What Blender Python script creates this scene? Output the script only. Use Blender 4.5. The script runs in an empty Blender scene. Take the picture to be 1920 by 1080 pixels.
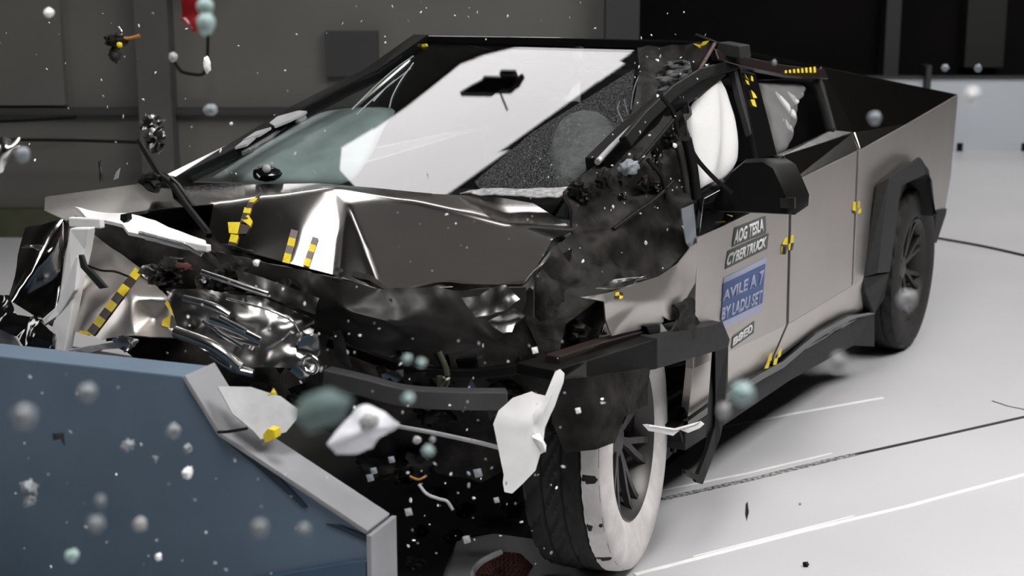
import bpy, bmesh, math, random
import numpy as np
from mathutils import Vector, Matrix, noise
from mathutils.bvhtree import BVHTree

SC = bpy.context.scene
COL = SC.collection
rng = random.Random(11)

# ------------------------------------------------------------------ camera
F = 2735.4
CAM = Vector((7.72, 2.90, 1.958))
YAW, PIT = math.radians(209.643), math.radians(-11.915)
FW = Vector((math.cos(PIT)*math.cos(YAW), math.cos(PIT)*math.sin(YAW), math.sin(PIT)))
RT = FW.cross(Vector((0, 0, 1))).normalized()
UP = RT.cross(FW)
cd = bpy.data.cameras.new('camera')
cam = bpy.data.objects.new('camera', cd)
COL.objects.link(cam)
cam.matrix_world = Matrix.Translation(CAM) @ Matrix((RT, UP, -FW)).transposed().to_4x4()
cd.sensor_width = 36.0
cd.lens = F/1920*36.0
cd.clip_end = 100
cd.dof.use_dof = True
cd.dof.focus_distance = 5.0
cd.dof.aperture_fstop = 3.2
SC.camera = cam

# ------------------------------------------------------------------ view + world
SC.view_settings.view_transform = 'Standard'
SC.view_settings.look = 'None'
SC.view_settings.gamma = 1.0
SC.view_settings.use_curve_mapping = False
SC.view_settings.exposure = 0.0
wd = bpy.data.worlds.new('hall_air')
SC.world = wd
wd.use_nodes = True
wd.node_tree.nodes['Background'].inputs[0].default_value = (.5, .5, .52, 1)
wd.node_tree.nodes['Background'].inputs[1].default_value = 0.05

# ------------------------------------------------------------------ helpers
WLOC = {}

def ray(u, v):
    return FW + RT*((u-960)/F) - UP*((v-540)/F)

def P(u, v, x=None, y=None, z=None, d=None, pl=None):
    """photograph point (u, v) taken to its place on a real plane of the scene"""
    r = ray(u, v)
    if d is not None:
        return CAM + r*d
    if x is not None: n, k = Vector((1, 0, 0)), x
    elif y is not None: n, k = Vector((0, 1, 0)), y
    elif z is not None: n, k = Vector((0, 0, 1)), z
    else: n, k = pl
    return CAM + r*((k - n.dot(CAM))/n.dot(r))

def tag(o, label=None, cat=None, group=None, kind=None):
    if label: o['label'] = label
    if cat: o['category'] = cat
    if group: o['group'] = group
    if kind: o['kind'] = kind
    return o

def empty(name, loc, label=None, cat=None, group=None):
    o = bpy.data.objects.new(name, None)
    COL.objects.link(o)
    o.location = loc
    o.empty_display_size = .1
    WLOC[o] = Vector(loc)
    return tag(o, label, cat, group)

def link_mesh(name, me, mats, parent=None, smooth=False, angle=None):
    """me holds world coordinates; recentre, parent and link"""
    n = len(me.vertices)
    co = np.empty(n*3); me.vertices.foreach_get('co', co); co = co.reshape(-1, 3)
    c = (co.min(0)+co.max(0))/2
    me.vertices.foreach_set('co', (co-c).ravel())
    for m in (mats if isinstance(mats, (list, tuple)) else [mats]):
        me.materials.append(m)
    if smooth or angle:
        me.polygons.foreach_set('use_smooth', [True]*len(me.polygons))
    if angle:
        me.set_sharp_from_angle(angle=math.radians(angle))
    me.update()
    o = bpy.data.objects.new(name, me)
    COL.objects.link(o)
    c = Vector(c)
    WLOC[o] = c
    if parent is not None:
        o.parent = parent
        o.location = c - WLOC[parent]
    else:
        o.location = c
    return o

def from_bm(name, bm, mats, parent=None, smooth=False, angle=None):
    bmesh.ops.recalc_face_normals(bm, faces=bm.faces)
    me = bpy.data.meshes.new(name)
    bm.to_mesh(me); bm.free()
    return link_mesh(name, me, mats, parent, smooth, angle)

def bm_slab(bm, pts, off, mi=0):
    """n-gon outline extruded by the vector off"""
    a = [bm.verts.new(p) for p in pts]
    b = [bm.verts.new(Vector(p)+off) for p in pts]
    n = len(a)
    fs = [bm.faces.new(a), bm.faces.new(b[::-1])]
    for i in range(n):
        fs.append(bm.faces.new((a[i], b[i], b[(i+1) % n], a[(i+1) % n])))
    for f in fs: f.material_index = mi
    return fs

def slab(name, pts, off, m, parent=None, bevel=0.0, angle=30):
    bm = bmesh.new()
    bm_slab(bm, pts, Vector(off))
    bmesh.ops.triangulate(bm, faces=[f for f in bm.faces if len(f.verts) > 4])
    o = from_bm(name, bm, m, parent)
    if bevel:
        md = o.modifiers.new('bevel', 'BEVEL'); md.width = bevel; md.segments = 2; md.limit_method = 'ANGLE'
    return o

def bm_box(bm, c, s, rot=None, mi=0):
    R = rot if rot is not None else Matrix.Identity(3)
    vs = []
    for dx in (-.5, .5):
        for dy in (-.5, .5):
            for dz in (-.5, .5):
                vs.append(bm.verts.new(Vector(c)+R @ Vector((dx*s[0], dy*s[1], dz*s[2]))))
    for f in ((0, 1, 3, 2), (4, 6, 7, 5), (0, 4, 5, 1), (2, 3, 7, 6), (0, 2, 6, 4), (1, 5, 7, 3)):
        bm.faces.new([vs[i] for i in f]).material_index = mi

def box(name, lo, hi, m, parent=None, bevel=0.0):
    bm = bmesh.new()
    lo, hi = Vector(lo), Vector(hi)
    bm_box(bm, (lo+hi)/2, hi-lo)
    o = from_bm(name, bm, m, parent)
    if bevel:
        md = o.modifiers.new('bevel', 'BEVEL'); md.width = bevel; md.segments = 2
    return o

def bm_sweep(bm, path, prof, upv=Vector((0, 0, 1)), scale=None, caps=True, mi=0):
    """sweep a closed 2-D profile (a along side, b along up) along a path"""
    path = [Vector(p) for p in path]
    rings = []
    for i, p in enumerate(path):
        t = (path[min(i+1, len(path)-1)]-path[max(i-1, 0)]).normalized()
        s = t.cross(upv)
        if s.length < 1e-4: s = t.cross(Vector((1, 0, 0)))
        s.normalize(); u = s.cross(t)
        k = scale[i] if scale else 1.0
        rings.append([bm.verts.new(p+s*a*k+u*b*k) for a, b in prof])
    n = len(prof)
    for r0, r1 in zip(rings, rings[1:]):
        for j in range(n):
            bm.faces.new((r0[j], r0[(j+1) % n], r1[(j+1) % n], r1[j])).material_index = mi
    if caps:
        bm.faces.new(rings[0][::-1]).material_index = mi
        bm.faces.new(rings[-1]).material_index = mi

def circ(r, n=10):
    return [(r*math.cos(2*math.pi*i/n), r*math.sin(2*math.pi*i/n)) for i in range(n)]

def rect(w, h):
    return [(-w/2, -h/2), (w/2, -h/2), (w/2, h/2), (-w/2, h/2)]

def smooth_path(pts, k=6):
    pts = [Vector(p) for p in pts]
    if len(pts) < 3: return pts
    q = [pts[0]*2-pts[1]]+pts+[pts[-1]*2-pts[-2]]
    out = []
    for i in range(1, len(q)-2):
        p0, p1, p2, p3 = q[i-1:i+3]
        for j in range(k):
            t = j/k
            out.append(.5*((2*p1)+(p2-p0)*t+(2*p0-5*p1+4*p2-p3)*t*t+(3*p1-p0-3*p2+p3)*t**3))
    out.append(pts[-1])
    return out

def tube(name, pts, r, m, parent=None, k=6, taper=None, n=10):
    bm = bmesh.new()
    path = smooth_path(pts, k)
    sc = None
    if taper: sc = [1+(taper-1)*i/(len(path)-1) for i in range(len(path))]
    bm_sweep(bm, path, circ(r, n), scale=sc)
    return from_bm(name, bm, m, parent, angle=50)

def bar(name, pts, w, h, m, parent=None, upv=(0, 0, 1), bevel=0.004):
    bm = bmesh.new()
    bm_sweep(bm, pts, rect(w, h), Vector(upv))
    o = from_bm(name, bm, m, parent)
    if bevel:
        md = o.modifiers.new('bevel', 'BEVEL'); md.width = bevel; md.segments = 2; md.limit_method = 'ANGLE'
    return o

def sheet(name, V, T, m, parent=None, cuts=5, smooth=2, nz=0.0, ns=6.0, thick=0.004, seed=0, pin=True, angle=None):
    """bent sheet metal: control points V, faces T, folds rounded by smoothing, dents from noise, real thickness"""
    bm = bmesh.new()
    vs = [bm.verts.new(v) for v in V]
    for t in T: bm.faces.new([vs[i] for i in t])
    bmesh.ops.triangulate(bm, faces=bm.faces[:])
    bmesh.ops.subdivide_edges(bm, edges=bm.edges[:], cuts=cuts, use_grid_fill=True)
    for _ in range(smooth):
        inner = [v for v in bm.verts if not (pin and v.is_boundary)]
        bmesh.ops.smooth_vert(bm, verts=inner, factor=.5, use_axis_x=True, use_axis_y=True, use_axis_z=True)
    bmesh.ops.recalc_face_normals(bm, faces=bm.faces)
    # normals towards the camera side
    a = sum((f.normal.dot(CAM-f.calc_center_median())*f.calc_area() for f in bm.faces))
    if a < 0: bmesh.ops.reverse_faces(bm, faces=bm.faces[:])
    bm.normal_update()
    if nz:
        off = Vector((seed*7.3, seed*3.1, seed*1.7))
        for v in bm.verts:
            q = v.co*ns+off
            h = noise.noise(q)+.5*abs(noise.noise(q*2.1))
            v.co = v.co+v.normal*(h*nz)
    me = bpy.data.meshes.new(name)
    bm.to_mesh(me); bm.free()
    o = link_mesh(name, me, m, parent, smooth=True, angle=angle)
    md = o.modifiers.new('thickness', 'SOLIDIFY'); md.thickness = thick; md.offset = -1
    es = o.modifiers.new('crisp_rim', 'EDGE_SPLIT'); es.split_angle = math.radians(55)
    return o

def lump(name, c, s, m, parent=None, seed=0, amp=.35, fr=2.2, sub=3, rot=None, sharp=None):
    """irregular torn or crumpled solid"""
    bm = bmesh.new()
    bmesh.ops.create_icosphere(bm, subdivisions=sub, radius=1)
    off = Vector((seed*3.7, -seed*1.9, seed*5.3))
    R = rot if rot is not None else Matrix.Identity(3)
    for v in bm.verts:
        n = v.co.normalized()
        k = 1+amp*(noise.noise(n*fr+off)+.6*noise.noise(n*fr*2.3+off))
        q = n*k
        v.co = Vector(c)+R @ Vector((q.x*s[0], q.y*s[1], q.z*s[2]))
    return from_bm(name, bm, m, parent, smooth=True, angle=sharp)

def bvh_of(o):
    dg = bpy.context.evaluated_depsgraph_get()
    dg.update()
    ev = o.evaluated_get(dg)
    me = ev.to_mesh()
    mw = Matrix.Translation(WLOC[o])
    vs = [mw @ v.co for v in me.vertices]
    ps = [tuple(p.vertices) for p in me.polygons]
    t = BVHTree.FromPolygons(vs, ps)
    ev.to_mesh_clear()
    return t

def on(bvh, u, v, lift=.003, fall=None):
    r = ray(u, v).normalized()
    h = bvh.ray_cast(CAM, r)
    if h[0] is None:
        h2 = bvh.find_nearest(CAM+r*(fall or 5.0))
        return h2[0]+(-r)*lift
    n = h[1] if h[1].dot(r) < 0 else -h[1]
    return h[0]+n*lift

def decal(name, quads, mats, bvh, parent, lift=.003, sub=3):
    """stickers laid on a surface: quads = [(material index, [4 photograph points])]"""
    bm = bmesh.new()
    for mi, q in quads:
        a, b, c, d = [Vector(p) for p in q]
        g = []
        for i in range(sub+1):
            row = []
            for j in range(sub+1):
                s, t = i/sub, j/sub
                p = (a*(1-s)+b*s)*(1-t)+(d*(1-s)+c*s)*t
                row.append(bm.verts.new(on(bvh, p.x, p.y, lift)))
            g.append(row)
        for i in range(sub):
            for j in range(sub):
                bm.faces.new((g[i][j], g[i+1][j], g[i+1][j+1], g[i][j+1])).material_index = mi
    o = from_bm(name, bm, mats, parent)
    md = o.modifiers.new('thickness', 'SOLIDIFY'); md.thickness = .001; md.offset = 0
    return o

def tape(a, b, w, n, first=0):
    """checker strip between two photograph points: alternating quads"""
    a, b = Vector((a[0], a[1])), Vector((b[0], b[1]))
    t = (b-a)/n
    s = Vector((-t.y, t.x)).normalized()*w/2
    out = []
    for i in range(n):
        p, q = a+t*i, a+t*(i+1)
        out.append(((i+first) % 2, [p-s, q-s, q+s, p+s]))
    return out

# ------------------------------------------------------------------ materials
def mat(name, col, rough=.5, metal=0.0, var=.0, vs=8.0, bump=0.0, bs=40.0, spec=.5, trans=0.0, ior=1.45, emit=None, coat=0.0, col2=None, aniso=None):
    m = bpy.data.materials.new(name)
    m.use_nodes = True
    nt = m.node_tree
    b = nt.nodes['Principled BSDF']
    b.inputs['Base Color'].default_value = (*col, 1)
    b.inputs['Roughness'].default_value = rough
    b.inputs['Metallic'].default_value = metal
    b.inputs['Specular IOR Level'].default_value = spec
    b.inputs['Transmission Weight'].default_value = trans
    b.inputs['IOR'].default_value = ior
    b.inputs['Coat Weight'].default_value = coat
    tc = nt.nodes.new('ShaderNodeTexCoord')
    if var or col2:
        nz = nt.nodes.new('ShaderNodeTexNoise'); nz.inputs['Scale'].default_value = vs; nz.inputs['Detail'].default_value = 6
        nt.links.new(tc.outputs['Object'], nz.inputs['Vector'])
        cr = nt.nodes.new('ShaderNodeValToRGB')
        cr.color_ramp.elements[0].position = .35; cr.color_ramp.elements[1].position = .65
        c2 = col2 or tuple(min(1, c*(1+var)) for c in col)
        c1 = col if col2 else tuple(c*(1-var) for c in col)
        cr.color_ramp.elements[0].color = (*c1, 1); cr.color_ramp.elements[1].color = (*c2, 1)
        nt.links.new(nz.outputs['Fac'], cr.inputs['Fac'])
        nt.links.new(cr.outputs['Color'], b.inputs['Base Color'])
    if bump:
        n2 = nt.nodes.new('ShaderNodeTexNoise'); n2.inputs['Scale'].default_value = bs; n2.inputs['Detail'].default_value = 4
        nt.links.new(tc.outputs['Object'], n2.inputs['Vector'])
        bp = nt.nodes.new('ShaderNodeBump'); bp.inputs['Strength'].default_value = bump; bp.inputs['Distance'].default_value = .01
        nt.links.new(n2.outputs['Fac'], bp.inputs['Height'])
        nt.links.new(bp.outputs['Normal'], b.inputs['Normal'])
    if emit:
        b.inputs['Emission Color'].default_value = (*emit[0], 1)
        b.inputs['Emission Strength'].default_value = emit[1]
    return m

def glass_mat(name, tint, ior=1.5, rough=0.0, dust=0.0, dustcol=(.5, .5, .5), dscale=60):
    m = bpy.data.materials.new(name)
    m.use_nodes = True
    nt = m.node_tree; nt.nodes.clear()
    out = nt.nodes.new('ShaderNodeOutputMaterial')
    tr = nt.nodes.new('ShaderNodeBsdfTransparent'); tr.inputs[0].default_value = (*tint, 1)
    gl = nt.nodes.new('ShaderNodeBsdfGlossy'); gl.inputs['Roughness'].default_value = rough
    fr = nt.nodes.new('ShaderNodeFresnel')
    geo = nt.nodes.new('ShaderNodeNewGeometry')
    mi = nt.nodes.new('ShaderNodeMix')                       # thin pane: both faces reflect like the outer one
    mi.inputs[2].default_value = ior; mi.inputs[3].default_value = 1/ior
    nt.links.new(geo.outputs['Backfacing'], mi.inputs[0]); nt.links.new(mi.outputs[0], fr.inputs['IOR'])
    mx = nt.nodes.new('ShaderNodeMixShader')
    nt.links.new(fr.outputs[0], mx.inputs[0]); nt.links.new(tr.outputs[0], mx.inputs[1]); nt.links.new(gl.outputs[0], mx.inputs[2])
    last = mx
    if dust:
        df = nt.nodes.new('ShaderNodeBsdfDiffuse'); df.inputs[0].default_value = (*dustcol, 1)
        tc = nt.nodes.new('ShaderNodeTexCoord')
        nz = nt.nodes.new('ShaderNodeTexNoise'); nz.inputs['Scale'].default_value = dscale; nz.inputs['Detail'].default_value = 8
        nt.links.new(tc.outputs['Object'], nz.inputs['Vector'])
        mr = nt.nodes.new('ShaderNodeMapRange')
        mr.inputs['From Min'].default_value = .45; mr.inputs['From Max'].default_value = .75
        mr.inputs['To Max'].default_value = dust
        nt.links.new(nz.outputs['Fac'], mr.inputs['Value'])
        m2 = nt.nodes.new('ShaderNodeMixShader')
        nt.links.new(mr.outputs[0], m2.inputs[0]); nt.links.new(mx.outputs[0], m2.inputs[1]); nt.links.new(df.outputs[0], m2.inputs[2])
        last = m2
    nt.links.new(last.outputs[0], out.inputs[0])
    return m

M = {}
M['steel'] = mat('brushed_stainless', (.62, .595, .57), rough=.15, metal=1, var=.04, vs=3)
M['satin'] = mat('satin_stainless', (.60, .565, .54), rough=.42, metal=1, var=.03, vs=3)
M['crushed'] = mat('crushed_metal', (.20, .195, .19), rough=.32, metal=1, var=.35, vs=9, bump=.15, bs=10)
M['rail'] = mat('bare_aluminium', (.72, .71, .70), rough=.22, metal=1, var=.12, vs=12, bump=.1, bs=20)
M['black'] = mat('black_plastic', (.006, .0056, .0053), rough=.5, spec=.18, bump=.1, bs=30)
M['blackgloss'] = mat('black_gloss', (.006, .006, .006), rough=.12, coat=.4)
M['soot'] = mat('dark_wreckage', (.015, .0133, .012), rough=.6, var=.6, vs=14, bump=.5, bs=30, spec=.18)
M['grille'] = mat('dark_smoked_plastic', (.018, .0165, .015), rough=.42, var=.4, vs=7, bump=.2, bs=16, spec=.3)
M['flare'] = mat('textured_grey_cladding', (.021, .021, .021), rough=.6, var=.15, vs=30, spec=.3)
M['rubber'] = mat('tyre_rubber', (.017, .0158, .0148), rough=.75, var=.2, vs=25)
M['chalk'] = mat('chalked_rubber', (.70, .67, .66), rough=.7, var=.12, vs=12, bump=.3, bs=30)
M['rim'] = mat('dark_alloy', (.035, .032, .03), rough=.45, metal=.3)
M['rimface'] = mat('grey_alloy', (.075, .07, .068), rough=.42, metal=.5)
M['airbag'] = mat('white_airbag_cloth', (.62, .615, .61), rough=.85, bump=.15, bs=60)
M['whiteplastic'] = mat('white_moulding', (.88, .87, .87), rough=.5, var=.04, vs=14)
M['greyplastic'] = mat('pale_grey_plastic', (.36, .36, .37), rough=.5, var=.12, vs=14)
M['yellow'] = mat('yellow_marker', (.72, .56, .02), rough=.5, var=.08, vs=40)
M['brown'] = mat('black_marker', (.045, .032, .026), rough=.5)
M['greymark'] = mat('grey_marker', (.17, .145, .14), rough=.5)
M['glass'] = glass_mat('windscreen_glass', (.85, .88, .88))
M['frost'] = glass_mat('crazed_glass', (.6, .6, .6), rough=.12, dust=.55, dustcol=(.30, .30, .31), dscale=26)
M['sideglass'] = glass_mat('tinted_side_glass', (.8, .8, .8))
M['dash'] = mat('dashboard_grey', (.22, .27, .27), rough=.6, var=.2, vs=3)
M['seat'] = mat('seat_charcoal', (.02, .02, .02), rough=.7)
M['blue'] = mat('barrier_blue_paint', (.105, .155, .215), rough=.5, var=.10, vs=2.5, bump=.06, bs=30)
M['bluedark'] = mat('barrier_blue_recess', (.012, .025, .045), rough=.5)
M['edge'] = mat('barrier_grey_steel', (.27, .27, .285), rough=.45, var=.12, vs=5, bump=.05, bs=20)
M['shard'] = mat('glass_crumb', (.92, .92, .93), rough=.12, trans=.1, spec=.8)
M['shardgrey'] = mat('grey_crumb', (.22, .24, .26), rough=.35)
M['teal'] = mat('sea_green_glass', (.42, .58, .56), rough=.35, trans=.2)
M['red'] = mat('red_lens', (.16, .006, .008), rough=.3)
M['orange'] = mat('orange_wire', (.35, .14, .02), rough=.5)
M['mesh_red'] = mat('dull_red_webbing', (.10, .03, .025), rough=.7)

# floor: glossy pale epoxy with scuffs
def floor_mat():
    m = mat('pale_epoxy_floor', (.56, .555, .57), rough=.32, var=.05, vs=.6, bump=.02, bs=3)
    return m
M['floor'] = floor_mat()
M['plate'] = mat('floor_shade_debris', (.032, .029, .027), rough=.6, var=.4, vs=3)
M['wall'] = mat('charcoal_wall', (.125, .124, .115), rough=.8, spec=.2, var=.10, vs=.8)
M['walldark'] = mat('black_wall', (.005, .0044, .0042), rough=.9, spec=.1, var=.3, vs=.7)
M['ceil'] = mat('black_ceiling', (.022, .0215, .021), rough=.9)
M['column'] = mat('grey_column', (.075, .073, .071), rough=.6, var=.1, vs=2)
M['columndark'] = mat('dark_column', (.035, .034, .034), rough=.6)
M['whitewall'] = mat('pale_blue_white_board', (.50, .53, .57), rough=.45, var=.03, vs=1)
M['olive'] = mat('olive_kerb', (.055, .058, .032), rough=.6, var=.2, vs=6)

# ------------------------------------------------------------------ hall lamps, plus light panels added for highlights on the wreck
CEIL = 7.0
def lamp_panel(name, outline, strength, label, col=(1.0, .985, .97), z=6.84, grp=None):
    n = len(outline)
    c = Vector((sum(p[0] for p in outline)/n, sum(p[1] for p in outline)/n, 0))
    root = empty(name, (c.x, c.y, z), label, 'hanging light', grp)
    em = mat('lamp_diffuser', (.9, .9, .9), rough=.6, emit=(col, strength))
    slab('diffuser', [Vector((x, y, z)) for x, y in outline], (0, 0, .04), em, root)
    bm = bmesh.new()
    for i in range(n):
        a = Vector((*outline[i], 0)); b = Vector((*outline[(i+1) % n], 0))
        a2 = a+(a-c).normalized()*.05; b2 = b+(b-c).normalized()*.05
        bm_slab(bm, [q+Vector((0, 0, z-.005)) for q in (a, b, b2, a2)], Vector((0, 0, .16)))
    bm_slab(bm, [Vector((x, y, z+.10)) for x, y in outline], Vector((0, 0, .03)))
    from_bm('housing', bm, M['columndark'], root)
    if CEIL-z > .5:
        for k in range(0, n, max(1, n//4)):
            q = Vector((*outline[k], 0)).lerp(c, .15)
            tube('hanger', [q+Vector((0, 0, z+.12)), q+Vector((0, 0, CEIL))], .01, M['columndark'], root, n=6)
    return root

def rect_at(cx, cy, w, h, a=0):
    c, s = math.cos(a), math.sin(a)
    return [(cx+c*dx*w/2-s*dy*h/2, cy+s*dx*w/2+c*dy*h/2) for dx, dy in ((-1, -1), (1, -1), (1, 1), (-1, 1))]

SOFT = [(.19, -3.59), (-.03, -3.42), (-.28, -3.26), (-.52, -3.14), (-.77, -3.02), (-.87, -2.86), (-.96, -2.64), (-1.04, -2.31), (-1.02, -2.05), (-.90, -1.57), (.75, -2.58), (.75, -3.0), (.42, -3.48)]
lamp_panel('hanging_light', SOFT, 3.5, 'angled white light panel that mirrors in the windscreen', (1.0, .945, .96), z=4.5)
lamp_panel('hanging_light', rect_at(1.35, -2.5, .95, .85, .5), 5.5, 'small square white light panel added for the white bonnet facet', z=4.5)  # unseen lamp added so one bonnet facet mirrors white
lamp_panel('hanging_light', rect_at(1.32, -.62, .24, .7, .4), 5.0, 'narrow white light bar added for the bonnet crease highlight', z=4.5)  # unseen lamp added to draw the bright line along the bonnet crease
def added_panel(c, target, w, h, strength, label):
    """added lamp box turned towards a target, hung from the ceiling on two rods"""
    c, target = Vector(c), Vector(target)
    n = (target-c).normalized()
    s = n.cross(Vector((0, 0, 1))).normalized(); u = s.cross(n)
    root = empty('hanging_light', c, label, 'hanging light')
    em = mat('lamp_diffuser', (.9, .9, .9), rough=.6, emit=((1.0, .98, .965), strength))
    slab('diffuser', [c+s*a*w/2+u*b*h/2 for a, b in ((-1, -1), (1, -1), (1, 1), (-1, 1))], -n*.03, em, root)
    slab('housing', [c-n*.035+s*a*(w/2+.04)+u*b*(h/2+.04) for a, b in ((-1, -1), (1, -1), (1, 1), (-1, 1))], -n*.12, M['columndark'], root)
    for a in (-.8, .8):
        q = c-n*.1+s*a*w/2+u*h/2
        tube('hanger', [q, Vector((q.x, q.y, CEIL))], .012, M['columndark'], root, n=6)
_h = Vector((CAM.x, CAM.y, 0))+Vector((RT.x, RT.y, 0))*-2.9+Vector((FW.x, FW.y, 0)).normalized()*10.9
added_panel((_h.x, _h.y, 3.6), (4, 0, 1.2), 3.6, .22, 6.0, 'long thin light strip added before the charcoal wall')  # unseen strip added to put a highlight on the left bonnet ridge
added_panel((6.4, -5.8, 2.9), (4.4, -.4, 1.0), 1.7, 1.2, 7.0, 'tilted white light box added on the passenger side of the barrier')  # unseen light box added to brighten the passenger fender flap
lamp_panel('ceiling_light', rect_at(1.5, 5.2, 5.0, 2.6), 16.0, 'long white light panel high over the open floor')
lamp_panel('ceiling_light', rect_at(6.8, 1.6, 2.4, 2.4), 21.0, 'square white light panel high over the barrier')
lamp_panel('ceiling_light', rect_at(-6.6, 1.6, 2.6, 3.6), 12.0, 'white light panel high over the pale low wall')

# ------------------------------------------------------------------ the hall
E1 = Vector((RT.x, RT.y, 0)); E2 = Vector((FW.x, FW.y, 0)).normalized()
def H(s, D, z):
    """hall frame: s along the back walls, D away from the viewing end, z up"""
    return Vector((CAM.x, CAM.y, 0))+E1*s+E2*D+Vector((0, 0, z))
def hall_box(name, s0, s1, d0, d1, z0, z1, m, parent=None, bevel=0):
    return slab(name, [H(s0, d0, z0), H(s1, d0, z0), H(s1, d1, z0), H(s0, d1, z0)], (0, 0, z1-z0), m, parent, bevel)
def struct(o): o['kind'] = 'structure'; return o

struct(hall_box('floor', -9, 9.6, -9, 19, -.2, 0, M['floor']))
struct(hall_box('ceiling', -9, 9.6, -9, 19, CEIL, CEIL+.2, M['ceil']))
struct(box('ceiling_reflector', (.6, -4.2, 6.86), (4.9, 1.3, 6.92), mat('grey_reflector', (.34, .335, .325), rough=.8)))  # unseen raft added so the dark bonnet facets reflect grey
struct(hall_box('wall_left', -7, .83, 11.3, 11.5, 0, CEIL, M['wall']))
struct(hall_box('wall_back', -9, 9.6, 18.6, 18.8, 0, CEIL, M['walldark']))
struct(hall_box('wall_front', -9, 9.6, -9.2, -9, 0, CEIL, M['walldark']))
struct(hall_box('wall_side', -9.2, -9, -9, 18.8, 0, CEIL, M['walldark']))
struct(hall_box('wall_right', 9.6, 9.8, -9, 18.8, 0, CEIL, M['walldark']))
struct(hall_box('trim_1', -7, .83, 11.18, 11.3, 0, .22, M['olive']))          # kerb at the wall's foot
struct(hall_box('trim_2', -2.83, -2.58, 11.1, 11.3, .2, CEIL, M['column']))
struct(hall_box('trim_3', .70, .95, 11.05, 11.5, 0, CEIL, M['columndark']))
struct(hall_box('trim_4', -7, -3.42, 11.22, 11.3, 1.02, CEIL, M['wall']))
struct(hall_box('trim_5', -7, -.6, 11.2, 11.3, .95, 1.0, M['columndark']))
struct(hall_box('trim_6', 4.62, 4.80, 18.3, 18.6, 0, CEIL, M['columndark']))
struct(hall_box('trim_7', 5.62, 6.1, 18.3, 18.6, .9, CEIL, mat('dark_olive_panel', (.017, .017, .013), rough=.7)))
# dark sheet added on the floor for the truck's shadow and dark debris
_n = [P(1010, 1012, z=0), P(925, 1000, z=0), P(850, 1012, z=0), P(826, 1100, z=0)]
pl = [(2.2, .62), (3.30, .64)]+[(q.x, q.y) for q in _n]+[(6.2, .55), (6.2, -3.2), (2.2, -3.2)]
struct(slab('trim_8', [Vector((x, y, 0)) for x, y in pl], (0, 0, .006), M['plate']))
# joint and scuff lines in the floor
def floor_strip(name, pts, w, m, h=.002):
    bm = bmesh.new()
    path = [P(u, v, z=0)+Vector((0, 0, h/2)) for u, v in pts]
    bm_sweep(bm, path, rect(w, h))
    return struct(from_bm(name, bm, m))
M['joint'] = mat('worn_joint_filler', (.012, .012, .012), rough=.7, col2=(.45, .45, .45), vs=55)
M['jointdark'] = mat('dark_joint', (.014, .014, .014), rough=.7)
M['scuff'] = mat('white_floor_line', (.88, .88, .88), rough=.4, var=.08, vs=9)
floor_strip('trim_9', [(1238, 937), (1400, 901), (1560, 862), (1605, 852)], .030, M['joint'])
floor_strip('trim_10', [(1605, 852), (1760, 818), (1925, 781)], .022, M['jointdark'])
floor_strip('trim_11', [(1345, 803), (1480, 777), (1655, 746)], .018, M['scuff'])
floor_strip('trim_12', [(1190, 1078), (1500, 998), (1700, 950), (1925, 889)], .022, M['scuff'])
floor_strip('trim_13', [(1300, 1044), (1600, 968)], .008, M['scuff'])
floor_strip('trim_14', [(1235, 921), (1400, 888), (1560, 850)], .012, M['scuff'])
floor_strip('trim_15', [(1860, 752), (1890, 762), (1925, 769)], .008, M['jointdark'])

# low white boards far behind the truck
def low_board(s0, s1, label, notches):
    r = empty('low_wall_board', H((s0+s1)/2, 17.05, 0), label, 'barrier board', 'low white boards along the back')
    hall_box('panel', s0, s1, 17.0, 17.1, .10, .84, M['whitewall'], r)
    hall_box('top_rail', s0, s1, 16.98, 17.12, .84, .875, M['columndark'], r)
    x = s0
    for a, b in notches+[(s1, s1)]:
        if a-x > .02: hall_box('foot', x, a, 17.0, 17.1, 0, .10, M['whitewall'], r)
        if b > a: hall_box('shadow_gap_block', a, b, 17.02, 17.1, 0, .10, M['black'], r)
        x = b
    return r
def sx(u, D=17.0): return (u-960)/F*D*1.012
low_board(sx(1560), sx(1716), 'short white low board behind the tail of the pickup', [])
low_board(sx(1727), sx(2120), 'long white low board with dark foot notches at the back', [(sx(1785), sx(1797)), (sx(1905), sx(1925))])
tag(hall_box('steel_post', sx(1717), sx(1726), 16.9, 17.15, 0, 1.0, M['columndark']), 'dark steel post standing between two low white boards', 'post')

# red and grey box on the left wall, red sign, pipes, cables
rb = empty('wall_cabinet', P(378, 30, d=10.6), 'red fronted grey cabinet hanging on the charcoal wall', 'cabinet')
hall_box('red_panel', -2.43, -2.10, 11.0, 11.3, 2.0, 2.6, M['red'], rb)
hall_box('grey_body', -2.25, -2.12, 10.98, 11.0, 2.0, 2.16, mat('teal_grey_tin', (.10, .125, .12), rough=.5), rb)
tag(hall_box('wall_sign', -.64, -.42, 11.24, 11.3, 1.90, 2.3, M['red']), 'small red sign high on the charcoal wall above the roof', 'sign')
tag(hall_box('vent_hatch', -1.42, -1.02, 11.22, 11.3, 1.24, 1.58, M['columndark']), 'dark square hatch on the wall beyond the windscreen', 'hatch')
tag(tube('cable', [P(-30, 262, d=10.8), P(130, 263, d=10.8), P(265, 267, d=10.8)], .012, M['black'], k=4), 'dark cable running level across the charcoal wall', 'cable')
tag(tube('cable', [P(-30, 229, d=10.9), P(60, 225, d=10.9), P(142, 220, d=10.9)], .012, M['black'], k=4), 'dark cable on the wall above the longer cable', 'cable')
tag(tube('cable', [P(390, 62, d=10.8), P(389, 105, d=10.8), P(386, 125, d=10.8), P(378, 140, d=10.8), P(345, 136, d=10.8), P(335, 128, d=10.8), P(322, 108, d=10.8)], .012, M['black'], k=5), 'looped dark cable hanging below the red cabinet', 'cable')
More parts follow.
